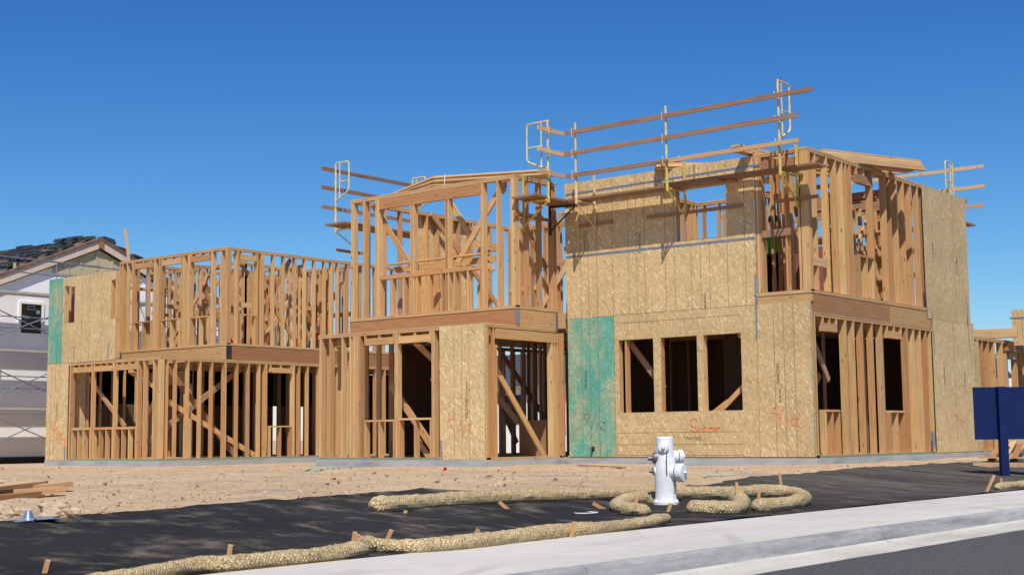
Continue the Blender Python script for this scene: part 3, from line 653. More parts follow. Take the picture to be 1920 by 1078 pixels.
w = part_wall(H, 'F', YR, XL, -18, 0, Z1, 'rear ground floor wall', dep=.14, inn=-1, skip=((-20.6, -19.4),)); w.sheet([(XL, -21.6, 0, Z1), (-20.9, -20.6, 0, Z1), (-20.2, -19.8, .9, Z1), (-19.5, -19.3, 0, Z1), (-19.0, -18, 0, Z1)], 'dark'); b = MB(); b.box(-18, XB, YR-.02, YR-.001, 0, Z1); b.build('sheathing_panel', M['dark'], w.o)  # rear sheets take the shade-dark colour and shut daylight out, save some gaps
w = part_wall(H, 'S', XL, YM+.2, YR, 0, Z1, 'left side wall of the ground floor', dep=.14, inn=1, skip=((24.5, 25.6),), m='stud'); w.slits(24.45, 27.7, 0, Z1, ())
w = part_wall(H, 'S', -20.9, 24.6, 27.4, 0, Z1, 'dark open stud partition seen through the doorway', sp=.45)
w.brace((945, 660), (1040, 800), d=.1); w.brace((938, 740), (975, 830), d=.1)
b = MB(); b.box(-19.9, -19.1, 24.9, 25.5, 0, .82); b.build('cabinet_box', M['beam'], H)
# ---- lower building continuing at the right
G = thing('framed_garage', 'low timber-framed wing with open studs behind the blue sign', 'building')
w = Wall(G, 'S', XB, YR+.01, 41, 0, 2.72, label='stud wall of the low wing')
w.studs([(1834, 1), (1844, 1), (1855, 1), (1866, 1), (1880, 2), (1888, 1)], 690); w.win(1893, 1905, 672, 675, 0, 0, .18); w.studs([(1906, 2), (1916, 1), (1926, 1), (1936, 1)], 690); w.fill(38, 41)
w.sheet([(YR+.02, YR+.28, .01, 2.6)], 'osbdull', label='narrow strip of panel')
w.sheet([(YR+1.0, 36.1, .01, .9)], 'osbdull', label='low panel behind the blue sign')
b = MB(); b.box(XB-.05, XB+.06, 34.75, 41, 2.45, 2.70); b.build('roof_beam', M['beam'], G)
wr = Wall(G, 'F', 35.25, -12.25, -8.5, 2.73, 3.5, label='panelled upper corner of the low wing'); wr.sheet([(-12.25, -8.5, 2.6, 3.5)], 'osb', [(a, 2.6, 3.5) for a in (-12.0, -11.75, -11.4)], label='pale panel at the right edge of the photo'); wr.fill(-12.2, -8.6); wr.strap((1893, 597), (1925, 595), .035)
bt = MB()
for i in range(5): bt.beam((-15.2, 33.9, 2.80+i*.045), (-12.0, 34.85, 2.80+i*.045), .35-.02*i, .038)
bt.build('roof_joist_bundle', M['newboard'], G)
w = part_wall(G, 'F', 38.5, -17, -12.3, 0, 2.6, 'rear wall of the low wing', dep=.14)
# ------------------------------------------------------------------ left house, same scale further away
LH = thing('framed_house', 'left timber-framed house with open studs and a green coated panel at its far left edge', 'house')
LS = 1.168
def sc(v, c=0.): return c+(v-c)*LS
LY, LX, LYU, LXe = 23.41, -31.06, 25.68, -36.38
L0, L1, L2, L3 = -.075, 2.71, 3.14, 5.92
b = MB(); b.box(LXe-.02, LX+.02, LY-.02, 36.2, -.5, L0-.004); b.build('foundation_slab', M['concrete'], LH)
b = MB(); b.box(LXe+.1, LX-.12, LYU+.15, 36., L1+.02, L2-.03); b.build('floor_deck', M['plate'], LH)
b = MB(); b.box(LXe+.15, LX-.16, LY+.15, LYU-.01, L1-.02, L1-.001);
for i in range(12): pass
w = Wall(LH, 'F', LY, LXe, LX, L0, L1, label='ground floor front wall of the left house with a three-bay window')
xo = w.A(127.5, 770)
w.sheet([(LXe, xo, L0, L1-.01)], 'osb', [(w.A(x, 770), L0, L1) for x in (95.5, 103, 110.5)]+[(xo-.01, L0, L1)], label='tan panel with orange 4/12 at the far left corner')
for a in (LXe+.05, LXe+.5, LXe+.9): w.stud(a)
w.studs([(130, 2), (170.5, 1), (212, 1), (255.5, 2), (268, 1), (286, 1)], 740)
for i in range(3): w.stud(LX-.02-i*.041)
zh = (w.Z(134, 699)+w.Z(256, 692))/2; zsl = (w.Z(134, 801)+w.Z(252, 800))/2
a0, a1 = w.A(135, 750), w.A(255.5, 750)
cut = [a0, w.A(170.5, 750), w.A(174.5, 750), w.A(212, 750), w.A(216, 750), a1]
for i in (0, 2, 4):
    w.piece('header', cut[i], cut[i+1], zh, zh+.15, 0, .09); w.piece('window_sill', cut[i], cut[i+1], zsl-.07, zsl, -.004)
    for k in range(4):
        q = cut[i]+.02+(cut[i+1]-cut[i]-.04)*k/3
        w.stud(q, zh+.15, w.topz, name='cripple_stud'); w.stud(q, w.bot, zsl-.07, name='cripple_stud')
w.brace((143, 706), (212, 800), d=.4); w.brace((222, 694), (288, 735), d=.35); w.brace((222, 795), (256, 730), d=.8)
w.scrawl([[(98, 795), (96, 805), (105, 803)], [(104, 796), (99, 818)], [(110, 798), (101, 812)], [(109, 810), (107, 822)], [(112, 813), (118, 812), (113, 821), (121, 824)]], 'orange', .014, 'orange 4/12 mark at the far left corner')
w.scrawl([[(122, 825), (121, 838)]], 'orange', .03, 'orange streak at the far left corner'); w.strap((121.5, 838), (122, 866), .05)
w.text('TALLWALL', 107, 772, .12, math.pi/2)
w.piece('sill_plate', xo, LX, L0-.002, L0+.036, -.006, 0, 'edgegreen')
w = Wall(LH, 'S', LX, LY+.001, 36., L0, L1, label='long ground floor side wall of the left house')
w.studs([(313, 1)], 760)
w.studs([(329, 1), (352, 1), (375, 1), (397, 1), (420, 2), (444.5, 1), (466, 1), (486, 1), (497, 2)], 760)
w.win(506.5, 547, 698, 700, 798, 797.5, .15); w.studs([(549, 2), (561, 1), (577, 1)], 760); w.fill(w.A(598, 760), 36.)
w.brace((308, 742), (500, 862), d=.2, h=.14); w.brace((336, 688), (482, 880), d=.5, m='beam', h=.16); w.brace((308, 836), (495, 688), d=1.0, m='interior', h=.16)
w.piece('sill_plate', LY, 31.0, L0-.002, L0+.036, -.006, 0, 'edgegreen')
# upper sheathed part at far left
w = Wall(LH, 'F', LY, LXe, w.P(0, 0).x-2.35, L1, 5.2, tops=1, label='panelled upper wall of the left house with the green corner panel')
xg, xe = w.A(117.5, 600), w.A(217.5, 600)
o_ = [w.A(121.5, 570), w.A(140.5, 570), w.A(209, 560)]
z_ = [(w.Z(122, 605.5)+w.Z(140, 605))/2, (w.Z(122, 537)+w.Z(140, 535))/2, w.Z(213, 597), w.Z(213, 525)]
w.sheet([(LXe, xg, L1, 5.2)], 'osbgreenleft', [(w.A(x, 600), L1, 5.2) for x in (100, 109)], label='green coated panel at the far left upper corner')
w.sheet([(xg+.002, o_[0], L1, 5.2), (o_[0]+.001, o_[1], L1, z_[0]), (o_[0]+.001, o_[1], z_[1], 5.2), (o_[1]+.001, o_[2], L1, 5.2), (o_[2]+.001, xe, L1, z_[2]), (o_[2]+.001, xe, z_[3], 5.2)], 'osbleft', [(w.A(x, 600), L1, 5.2) for x in (154, 168, 190)], label='pale tan panel with a small square window')
w.strap((139.8, 650), (139.4, 677), .04); w.strap((203.8, 645), (203, 672), .04)
for a in (o_[0]-.022, o_[1]+.022, o_[2]-.022, xe-.03, LXe+.05): w.stud(a)
w.brace((122, 540), (142, 575), d=.3)
b = MB(); w.bx(b, o_[0]-1.2, o_[1]+.25, L1+.1, 5.1, .9, .92); b.build('sheathing_panel', M['redboard'], w.o)['label'] = 'brown panel seen through the small square window'
wi = Wall(LH, 'S', LXe, LY+.15, LYU+2, L1, 5.2, inn=1, label='end wall behind the green panel'); wi.fill(LY+.2, LYU+2)
# upper stud walls
b = MB(); b.box(-36.0, LX+.004, LYU, LYU+.14, L1+.002, L2-.03); b.build('floor_beam', M['tanbeam'], LH)
b = MB(); b.box(LX-.09, LX+.004, LYU+.141, 36., L1+.002, L2-.03); b.build('floor_beam', M['beam'], LH)
b = MB(); b.box(-36.0, LX+.014, LYU-.014, LYU+.2, L2-.028, L2); b.box(LX-.2, LX+.014, LYU+.201, 36., L2-.028, L2); b.build('floor_edge', M['plate'], LH)
b = MB(); b.box(LX+.0, LX+.012, LYU-.02, LYU+.17, L1+.02, L2-.04); b.build('metal_strap', M['black'], LH)['label'] = 'dark green painted corner strap'
w = Wall(LH, 'F', LYU, -36.15, LX, L2, L3, label='upper front wall of the left house with three window openings')
w.studs([(222.5, 1), (227, 1), (236, 1), (246, 2)], 595)
w.win(251.5, 284, 505.5, 501, 603, 602, .17); w.studs([(286.5, 2), (296, 3)], 595)
w.win(303, 337, 499, 494.5, 598, 597, .17); w.studs([(338.5, 1), (342, 1), (350.5, 3)], 595)
w.win(357, 392, 492, 487.5, 593.5, 592, .17); w.studs([(394, 2), (412, 1)], 595)
for i in range(3): w.stud(LX-.02-i*.041)
w.brace((260, 508), (286, 545), d=.4); w.brace((362, 537), (392, 575), d=.5); w.brace((254, 585), (292, 590), d=.6, h=.1)
w = Wall(LH, 'S', LX, LYU+.001, 36., L2, L3, label='upper side wall of the left house')
w.studs([(444, 2)], 600); w.win(452, 481, 487, 491, 589, 590, .17); w.studs([(482, 1), (489, 3), (512.5, 1), (532, 1), (553.5, 1), (572, 1), (590, 1), (609, 1), (622, 2), (634, 1)], 600); w.fill(w.A(652, 600), 36.)
w.piece('blocking', w.A(452, 575), w.A(481, 575), w.Z(466, 575), w.Z(466, 566), .2, .24)
w.brace((453, 472), (479, 512), d=.35); w.brace((553, 485), (498, 592), d=.2); w.brace((500, 540), (572, 650), d=.25); w.brace((655, 530), (580, 650), d=.3)
w = Wall(LH, 'S', -36.15, LYU+.2, 31.15, L2, L3, inn=1, label='far side wall of the upper left house'); w.fill(LYU+.2, 31.1)
w.brace((300, 520), (330, 580), d=.2)
w = Wall(LH, 'F', 31.15, -36.1, LX, L2, L3, inn=-1, label='rear wall of the upper left house'); w.fill(-36, LX-.1, skip=((-35, -34.2), (-33.0, -32.2)))
w.piece('blocking', -35.5, -31.5, 4.3, 4.44, .0, .04)
w = Wall(LH, 'F', 28.6, -35.0, -31.2, L2, L3-.25, dep=.09, label='partition inside the upper left house'); w.fill(-35, -31.3); w.brace((310, 560), (350, 620), d=.1)
w = Wall(LH, 'S', -33.4, 26.2, 28.5, L2, L3-.25, dep=.09, label='inner partition of the upper left house'); w.fill(26.2, 28.5)
w = Wall(LH, 'F', 29.9, -33.4, LX-.2, L2, L3-.2, dep=.09, label='second inner partition of the upper left house'); w.fill(-33.3, LX-.3, sp=.3)
b = MB(); b.beam((-36.05, LYU+.3, L3-.3), (-36.2, LYU+.2, L3+1.05), .09, .04, (0, 1, 0)); b.build('loose_board', M['newboard'], LH)
for (ax_, c_, a0_, a1_, lb, sp_) in (('F', 27.1, -36.0, -32.0, 'front inner partition of the upper left house', .36), ('S', -34.7, 25.9, 31.0, 'long inner partition of the upper left house', .38), ('S', -32.3, 27.3, 31.0, 'right inner partition of the upper left house', .36), ('F', 30.5, -36.0, -31.3, 'rear inner partition of the upper left house', .34)):
    w = Wall(LH, ax_, c_, a0_, a1_, L2, L3-.2, dep=.09, label=lb); w.fill(a0_, a1_, sp=sp_)
    zz = rnd.uniform(4.2, 4.8); w.piece('blocking', a0_+.5, a1_-.8, zz, zz+.13, -.04, 0)
    P0, P1 = w.P(a0_+.6, L2+.1, -.06), w.P(a0_+2.4, L3-.5, -.06); MB().beam(P0, P1, .13, .038, Vector((0, 1, 0)) if ax_ == 'F' else Vector((1, 0, 0))).build('diagonal_brace', M['newboard'], w.o)
    P0, P1 = w.P(a1_-.4, L2+.1, -.10), w.P(a1_-2.0, L3-.6, -.10); MB().beam(P0, P1, .13, .038, Vector((0, 1, 0)) if ax_ == 'F' else Vector((1, 0, 0))).build('diagonal_brace', M['beam'], w.o)
# ground floor inner walls
w = part_wall(LH, 'S', LXe+.9, LY+.3, 31, L0, L1, 'inner wall behind the left three-bay window', inn=1, m='stud'); w.slits(LY+.1, LY+.7, L0, L1, (), 'osb'); w.slits(LY+.71, 36, L0, L1, ((328, 332), (346, 349), (458, 462), (512, 519), (536, 540), (564, 572))); w.sheet([(LY+1, 36, 1.55, L1)], 'dark', t=.03)  # dark sheets carry painted shade, with slits left between
w = part_wall(LH, 'F', LYU+.4, -36, -33.2, L0, L1, 'header wall behind the left three-bay window', skip=((-35.3, -33.6),), m='stud')
w.piece('header', -35.3, -33.2, 2.1, 2.5, 0, .09, 'tanbeam')
w = part_wall(LH, 'F', 27.2, -34.6, -31.4, L0, L1, 'dark partition of the left house', sp=.5)
w = part_wall(LH, 'F', 31.2, -36, LX, L0, L1, 'rear ground floor wall of the left house', skip=((-32.6, -31.8),), dep=.14); b = MB(); b.box(-36, -33.2, 36.05, 36.06, L0, L1); b.build('sheathing_panel', M['dark'], w.o); b = MB(); b.box(-33.05, -32.3, 36.05, 36.06, L0, L1); b.build('sheathing_panel', M['dark'], w.o); b = MB(); b.box(-31.95, LX, 36.05, 36.06, L0, L1); b.build('sheathing_panel', M['dark'], w.o)  # closing sheets share the colour painted as indoor shade

# ------------------------------------------------------------------ neighbour at far left
NH = thing('house_wrapped_building', 'white-wrapped house with tan gable and pale fascia at the far left', 'house')
RX = -41.0; NX = RX-.16
pk = hit(0, RX, 190, 449); pl = hit(0, RX, 0, 517)
sl = (pk.z-pl.z)/(pk.y-pl.y)
hw = 6.3; ye0, ye1 = pk.y-hw-.6, pk.y+hw+.6
zeave = pk.z-sl*(hw+.6)
wallz = lambda y: pk.z-.35-sl*abs(y-pk.y)
zsd = hit(0, NX, 78, 498).z
W0, W1 = pk.y-hw, pk.y+hw
b = MB()
b.quad([(NX, W0, -.5), (NX, W1, -.5), (NX, W1, wallz(W1)), (NX, pk.y, wallz(pk.y)), (NX, W0, wallz(W0))], [(0, 0)]*5)
b.quad([(NX, W0, -.5), (NX, W0, wallz(W0)), (NX-14, W0, wallz(W0)), (NX-14, W0, -.5)], [(0, 0)]*4)
b.quad([(NX, W1, -.5), (NX-14, W1, -.5), (NX-14, W1, wallz(W1)), (NX, W1, wallz(W1))], [(0, 0)]*4)
b.build('wall', M['wrap'], NH)
b = MB(); ys = pk.y-(pk.z-.35-zsd)/sl; ys2 = 2*pk.y-ys
b.quad([(NX+.03, ys, zsd), (NX+.03, ys2, zsd), (NX+.03, pk.y, wallz(pk.y))], [(0, 0)]*3)
b.box(NX, NX+.05, ys, ys2, zsd-.22, zsd-.001)
y = pk.y-3.2
while y < pk.y+3.2:
    b.box(NX+.031, NX+.06, y-.045, y+.045, zsd, wallz(y)-.03); y += .52*1.2
b.build('gable_siding', M['siding'], NH)
b = MB()
for sgn in (-1, 1):
    e = Vector((RX, pk.y+sgn*(hw+.6), zeave)); t = Vector((RX, pk.y, pk.z))
    b.hexa([q+Vector((dx, 0, dz)) for dx in (-.06, 0) for dz in (-.30, -.03) for q in (e, t)])
b.build('fascia_board', M['fascia'], NH)
b = MB()
for sgn in (-1, 1):
    e = Vector((RX+.04, pk.y+sgn*(hw+.65), zeave-.02)); t = Vector((RX+.04, pk.y, pk.z))
    b.hexa([q+Vector((dx, 0, dz)) for dx in (-15, 0) for dz in (-.028, .06) for q in (e, t)])
b.build('roof', M['underlay'], NH)
b = MB(); b.box(RX, RX+.03, pk.y-.1, pk.y+.1, pk.z-.3, pk.z-.03); b.build('ridge_block', M['beam'], NH)
# window
q0, q1 = hit(0, NX, 39, 569), hit(0, NX, 76, 626)
b = MB()
for (y0, y1, z0, z1) in ((q0.y-.09, q0.y, q1.z-.09, q0.z+.09), (q1.y, q1.y+.09, q1.z-.09, q0.z+.09), (q0.y, q1.y, q1.z-.09, q1.z), (q0.y, q1.y, q0.z, q0.z+.09)): b.box(NX, NX+.05, y0, y1, z0, z1)
wn = b.build('window', M['wrap'], NH)
b = MB(); b.box(NX-.02, NX+.02, q0.y, q1.y, q1.z, q0.z); b.build('pane', M['glass'], wn)
b = MB(); g = lambda u, v: (q0.y+(q1.y-q0.y)*u, q1.z+(q0.z-q1.z)*v)
for (u0, v0, u1, v1) in ((.05, .52, .18, .60), (.2, .50, .4, .58), (.75, .68, .92, .80)):
    (ya_, za_), (yb_, zb_) = g(u0, v0), g(u1, v1); b.box(NX+.021, NX+.026, ya_, yb_, za_, zb_)
b.build('window_sticker', plain('pale_green_sticker', (.16, .30, .24)), wn)
b = MB(); (ya_, za_), (yb_, zb_) = g(.32, .80), g(.68, .95)
b.box(NX+.021, NX+.026, ya_, yb_, za_, za_+.03); b.box(NX+.021, NX+.026, ya_, yb_, zb_-.03, zb_); b.box(NX+.021, NX+.026, ya_, ya_+.03, za_+.03, zb_-.03); b.box(NX+.021, NX+.026, yb_-.03, yb_, za_+.03, zb_-.03); b.build('window_label', plain('blue_label', (.10, .13, .28)), wn)
b = MB(); b.box(NX+.0, NX+.04, W0, W1, -.5, -.02); b.build('base_strip', M['black'], NH)
# roof tiles in stacks
def tile_stack(x, y, n_, rz, lab):
    t = thing('roof_tile_stack', lab, 'tile stack', 'slate-grey roof tiles stacked on the far left roof')
    z = pk.z + .06 - sl*abs(y-pk.y)
    sg = 1 if y < pk.y else -1
    b = MB(); c, s_ = math.cos(rz), math.sin(rz)
    for i in range(n_):
        jx, jy, r2 = rnd.uniform(-.03, .03), rnd.uniform(-.03, .03), rz+rnd.uniform(-.12, .12); c, s_ = math.cos(r2), math.sin(r2)
        P = []
        for k in (0, 1):
            for v in (-.22, .22):
                for u in (-.20, .20):
                    X, Y = x+jx+u*c-v*s_, y+jy+u*s_+v*c
                    P.append((X, Y, z + sl*.4*sg*(v*c+u*s_) + .03 + .042*i + .034*k))
        b.hexa(P)
    o = b.build('tile', M['tile'], t); 
    bpy.data.objects.remove(t); o.name = 'roof_tile_stack'; tag(o, lab, 'tile stack', 'slate-grey roof tiles stacked on the far left roof'); return o
rows = 0
for iy, y in enumerate([pk.y-.3-.72*i for i in range(7)]):
    for ix in range(8):
        x = RX-.45-ix*.74-rnd.uniform(0, .1)
        if rnd.random() < .12: continue
        n_ = rnd.choice((2, 3, 4, 5)) if iy > 0 else rnd.choice((3, 5, 6))
        tile_stack(x, y+rnd.uniform(-.1, .1), n_, rnd.uniform(-.2, .2), 'stack of dark grey flat tiles lying on the far left roof')
for ix, y in ((0, .5), (1, 1.1), (0, 1.7)): tile_stack(RX-.4-ix*.2, pk.y+y, 6, .1, 'stack of dark grey flat tiles lying on the far left roof')
# scaffold of the neighbour
NS = thing('tube_scaffold', 'grey tube scaffold with planks and cross braces before the white-wrapped house', 'scaffold')
SX = NX+1.08
pz_ = [hit(0, SX, 45, y).z for y in (548, 656.5, 765)]
for z in pz_:
    b = MB(); b.box(SX-.66, SX, 18, 34, z-.05, z+.02); b.build('plank', plain('dusty_plank', (.46, .43, .36)), NS)
bay = 3.05; yp = hit(0, SX, 129.5, 505).y
for k in range(-4, 3):
    y = yp+k*bay
    for dx in (0, -.75):
        top = hit(0, SX, 129.5, 493).z if k >= 0 else pz_[0]+1.1
        MB().tube([(SX+.03+dx, y, -.3), (SX+.03+dx, y, top)], .022, 6).build('post', M['galv'], NS)
    for z in (pz_[1], pz_[2], pz_[0]):
        MB().tube([(SX+.03, y, z-.12), (SX-.72, y, z-.12)], .02, 6).build('transom', M['galv'], NS)
        MB().tube([(SX+.03, y, z-.7), (SX-.2, y, z-.3), (SX-.3, y, z-.12)], .018, 6).build('corner_brace', M['galv'], NS)
for (y1_, y2_) in ((478, 503),): pass
for (pa, pb) in (((0, 480), (129, 494)), ((129, 495), (215, 505)), ((0, 506), (120, 519))):
    A_, B_ = hit(0, SX+.05, *pa), hit(0, SX+.05, *pb); d = (A_-B_); MB().tube([A_+d*1.5, B_+(B_-A_)*.5], .022, 6).build('guard_rail', M['galv'], NS)
for z in (hit(0, SX, 45, 595).z, hit(0, SX, 45, 616).z, hit(0, SX, 45, 706).z, hit(0, SX, 45, 728.5).z):
    MB().tube([(SX+.05, 18, z), (SX+.05, 34, z)], .02, 6).build('guard_rail', M['galv'], NS)
for (pa, pb) in (((-30, 567), (95, 628)), ((-30, 638), (95, 593)), ((-30, 682), (90, 735)), ((-30, 752), (90, 700)), ((-30, 772), (88, 823)), ((-30, 840), (88, 787))):
    MB().tube([hit(0, SX+.07, *pa), hit(0, SX+.07, *pb)], .02, 6).build('cross_brace', M['galv'], NS)
# distant houses seen in the gaps
def far_house(x, y, w_, d_, h_, lab):
    t = thing('distant_house', lab, 'house')
    b = MB(); b.box(x, x+w_, y, y+d_, -.4, h_); b.build('wall', M['wrap'], t)
    b = MB(); b.hexa([(x-.4, y-.4, h_), (x+w_+.4, y-.4, h_), (x-.4, y+d_+.4, h_), (x+w_+.4, y+d_+.4, h_), (x-.4, y+d_/2-.1, h_+1.6), (x+w_+.4, y+d_/2-.1, h_+1.6), (x-.4, y+d_/2+.1, h_+1.6), (x+w_+.4, y+d_/2+.1, h_+1.6)]); b.build('roof', M['tile'], t)
    for i in range(4):
        b = MB(); xx = x+1+i*(w_-2)/4; b.box(xx, xx+1, y-.03, y, 1, 2.2); b.build('window', M['glass'], t)
far_house(-46, 46, 12, 8, 2.6, 'low white house glimpsed through the studs of the left house')
far_house(-31, 48, 11, 8, 2.6, 'low white house glimpsed through the entrance doorway')
far_house(-16, 60, 14, 8, 2.6, 'low white house glimpsed behind the low wing')
# ------------------------------------------------------------------ guard-rail scaffolds on the walls
def bent(pts, r=.06, k=5):
    out = [Vector(pts[0])]
    for i in range(1, len(pts)-1):
        p, a, c = Vector(pts[i]), Vector(pts[i-1]), Vector(pts[i+1]); a = p+(a-p).normalized()*r; c = p+(c-p).normalized()*r
        for j in range(k+1):
            t = j/k; out.append(a*(1-t)**2+p*2*t*(1-t)+c*t*t)
    return out+[Vector(pts[-1])]
def bracket(t, base, out, z, m, top=7.12, low=4.85, d=.70, post=True, sup=None):
    """wall point, unit vector away from the wall"""
    o = Vector(out); wl = Vector(base)
    b = MB(); b.beam((wl.x+o.x*.03, wl.y+o.y*.03, low-.05), (wl.x+o.x*.03, wl.y+o.y*.03, sup or z+.62), .05, .03, o)
    b.tube([(wl+o*.04)+Vector((0, 0, z)), (wl+o*d)+Vector((0, 0, z-.03))], .025, 8)
    b.tube([(wl+o*.05)+Vector((0, 0, low+.05)), (wl+o*d)+Vector((0, 0, z-.05))], .018, 8)
    b.build('bracket', M[m[0]], t)
    if post:
        b = MB(); b.tube([(wl+o*d)+Vector((0, 0, z-.08)), (wl+o*d)+Vector((0, 0, z+.5))], .03, 8)
        b.build('post_socket', M[m[0]], t)
        MB().tube([(wl+o*d)+Vector((0, 0, z+.5)), (wl+o*d)+Vector((0, 0, top))], .023, 8).build('post', M[m[1]], t)
        for zz in (z+.52, z+.97, z+1.43):
            q = wl+o*(d+.03)
            b = MB(); s_ = o.cross(Vector((0, 0, 1)))*.05
            b.tube(bent([q+s_+Vector((0, 0, zz-.08)), q+s_+o*.04+Vector((0, 0, zz-.08)), q+s_+o*.04+Vector((0, 0, zz+.1)), q+s_+Vector((0, 0, zz+.1))], .01, 2), .008, 6); b.build('rail_clip', M['cream'], t)
def gate(t, p, dirv, z0, z1, wd=.45, m='cream'):
    p, v = Vector(p), Vector(dirv)*wd; up_ = Vector((0, 0, 1))
    b = MB(); b.tube(bent([p+up_*z1, p+v+up_*z1, p+v+up_*(z0+.22), p+up_*z0], .09), .020, 8)
    b.tube([p+v*.3+up_*z1, p+v*.3+up_*(z0+.08)], .016, 8); b.tube([p+v*.3+up_*((z0+z1)/2), p+v+up_*((z0+z1)/2)], .016, 8)
    b.build('end_gate', M[m], t)
def plank(t, p0, p1, w_, m='weathered', h=.045, name='plank', upv=(0, 0, 1)):
    return MB().beam(p0, p1, w_, h, upv).build(name, M[m], t)
def rail(t, p0, p1, m='weathered', h=.085): 
    d = (Vector(p1)-Vector(p0)).normalized()
    return MB().beam(p0, p1, .038, h).build('guard_rail', M[m], t)
A = thing('wall_bracket_scaffold', 'yellow bracket scaffold with three long guard rails across the tall panelled wall', 'scaffold')
bx = [-17.28, -15.01, -12.47]; PZ = 5.42; yo = YB-.012-.70
for i, x in enumerate(bx): bracket(A, (x, YB-.016, 0), (0, -1, 0), PZ, ('cream', 'cream') if i == 0 else ('yellow', 'cream'), top=7.08 if i < 2 else 7.2)
for i in range(2):
    yy = YB-.012-.46+i*.215
    plank(A, (-17.62, yy, PZ+.05+(.0)), (-13.9+.2*i, yy, PZ+.05), .205); plank(A, (-15.2, yy+.004, PZ+.097), (-11.78, yy+.004, PZ+.085), .205)
for (xa, xb, z, m1) in ((-17.5, -14.35, 6.87, 0), (-17.55, -14.3, 6.42, 0), (-17.5, -14.4, 5.94, 0)):
    yr = yo-.05
    rail(A, (xa, yr, z), (xb, yr, z-.0)); rail(A, (-14.9, yr-.039, z-.01), ({0: -11.68}.get(1, -11.7) if z > 6.8 else -12.02, yr-.039, z+.0), 'newboard' if z < 6 else 'weathered')
gate(A, (bx[2], yo, 0), (0, 1, 0), 6.05, 7.18)
for x0, x1 in ((FX(YB, 1088, 418), FX(YB, 1150, 418)), (FX(YB, 1215, 405), FX(YB, 1393, 390))):
    plank(A, (x0, YB-.04, 4.98), (x1, YB-.04, 4.98), .035, 'beam', .07, 'ledger_board')
plank(A, (FX(YB, 1455, 375), YB-.06, 4.97), (FX(YB, 1537, 368), YB-.06, 4.97), .035, 'beam', .07, 'ledger_board')
B_ = thing('wall_bracket_scaffold', 'short bracket scaffold in the corner beside the tall panelled wall, with a cream end gate', 'scaffold')
bracket(B_, (XM+.01, 23.12, 0), (1, 0, 0), PZ, ('yellow', 'cream'), top=7.1)
bracket(B_, (XM+.01, 24.05, 0), (1, 0, 0), PZ, ('black', 'black'), post=False)  # black here paints the corner's shade onto the bracket
for i in range(3): plank(B_, (XM+.12+i*.215, 22.75, PZ+.05), (XM+.12+i*.215, 24.25, PZ+.05), .205)
for z in (6.87, 6.42, 5.95): rail(B_, (XM+.76, 22.72, z), (XM+.76, 23.6, z), 'newboard')
gate(B_, (XM+.70, 23.12, 0), (-1, 0, 0), 6.05, 7.08, .55)
plank(B_, (XM+.03, 22.8, 5.13), (XM+.03, 24.3, 5.13), .035, 'beam', .07, 'ledger_board')
C_ = thing('wall_bracket_scaffold', 'bracket scaffold with guard rails on the left side of the middle upper room', 'scaffold')
for i, y in enumerate((23.15, 25.85)):
    bracket(C_, (XL-.02, y, 0), (-1, 0, 0), PZ, ('cream', 'cream'), top=7.0, d=.75); gate(C_, (XL-.77, y, 0), (1, 0, 0), 6.1, 7.02)
for i in range(3): plank(C_, (XL-.12-i*.22, 22.7, PZ+.05), (XL-.12-i*.22, 27.2, PZ+.05), .205)
for z in (6.85, 6.40, 5.93): rail(C_, (XL-.82, 22.74, z), (XL-.82, 26.2, z))
plank(C_, (XL-.6, 23.0, 4.9), (XL-.1, 23.6, 4.8), .035, 'beam', .07, 'ledger_board')
D_ = thing('wall_bracket_scaffold', 'bracket scaffold with guard rails behind the far right upper corner', 'scaffold')
bracket(D_, (-12.9, YR+.02, 0), (0, 1, 0), PZ, ('yellow', 'cream'), top=7.06, d=.72); gate(D_, (-12.9, YR+.74, 0), (0, -1, 0), 6.1, 7.06)
for z in (6.9, 6.41, 5.94): rail(D_, (-17, YR+.80, z), (-12.14-.05*(z < 6), YR+.80, z), 'newboard')
for i in range(3): plank(D_, (-17, YR+.12+i*.22, PZ+.03), (-12.35, YR+.12+i*.22, PZ+.03), .205)
for z in (5.85, 5.1, 4.98, 4.72): plank(D_, (-14, YR+.3, z), (-12.45, YR+.3, z), .1, 'newboard', .04, 'ledger_board')
# ------------------------------------------------------------------ roof truss bundles
def bundle(label, lower, upper, z, n_, wth, m='newboard', strap_at=None):
    t = thing('roof_truss_bundle', label, 'roof trusses', 'bundles of roof trusses lying on the upper walls')
    for path, zz in ((upper, z), ):
        for k in range(n_):
            off = Vector((rnd.uniform(-.03, .03), rnd.uniform(-.03, .03), 0))
            for i in range(len(path)-1):
                MB().beam(path[i]+off+Vector((0, 0, zz+k*.045)), path[i+1]+off+Vector((0, 0, zz+k*.045)), wth, .040).build('chord', M[m], t)
    for a_, b2 in lower:
        for k in range(n_): MB().beam(Vector(a_)+Vector((0, 0, z+k*.045)), Vector(b2)+Vector((0, 0, z+k*.045)), .09, .036).build('web', M['interior'], t)
    if strap_at:
        p = strap_at; b = MB(); b.beam(p+Vector((0, 0, z-.02)), p+Vector((.03, 0, z+.045*n_+.02)), .02, .012, (0, 1, 0)); b.build('strap', M['paper'], t)
    return t
def up2(z, px, py): q = hit(2, z, px, py); return Vector((q.x, q.y, 0))
zt6 = Z3+.30
a_, pk_, c_ = hit(2, 6.06, 737, 364), hit(2, 6.27, 813, 333), hit(2, 6.25, 1030, 319)
T1 = thing('roof_truss_bundle', 'pale truss bundle with a low peak on the middle upper room', 'roof trusses', 'bundles of roof trusses lying on the upper walls')
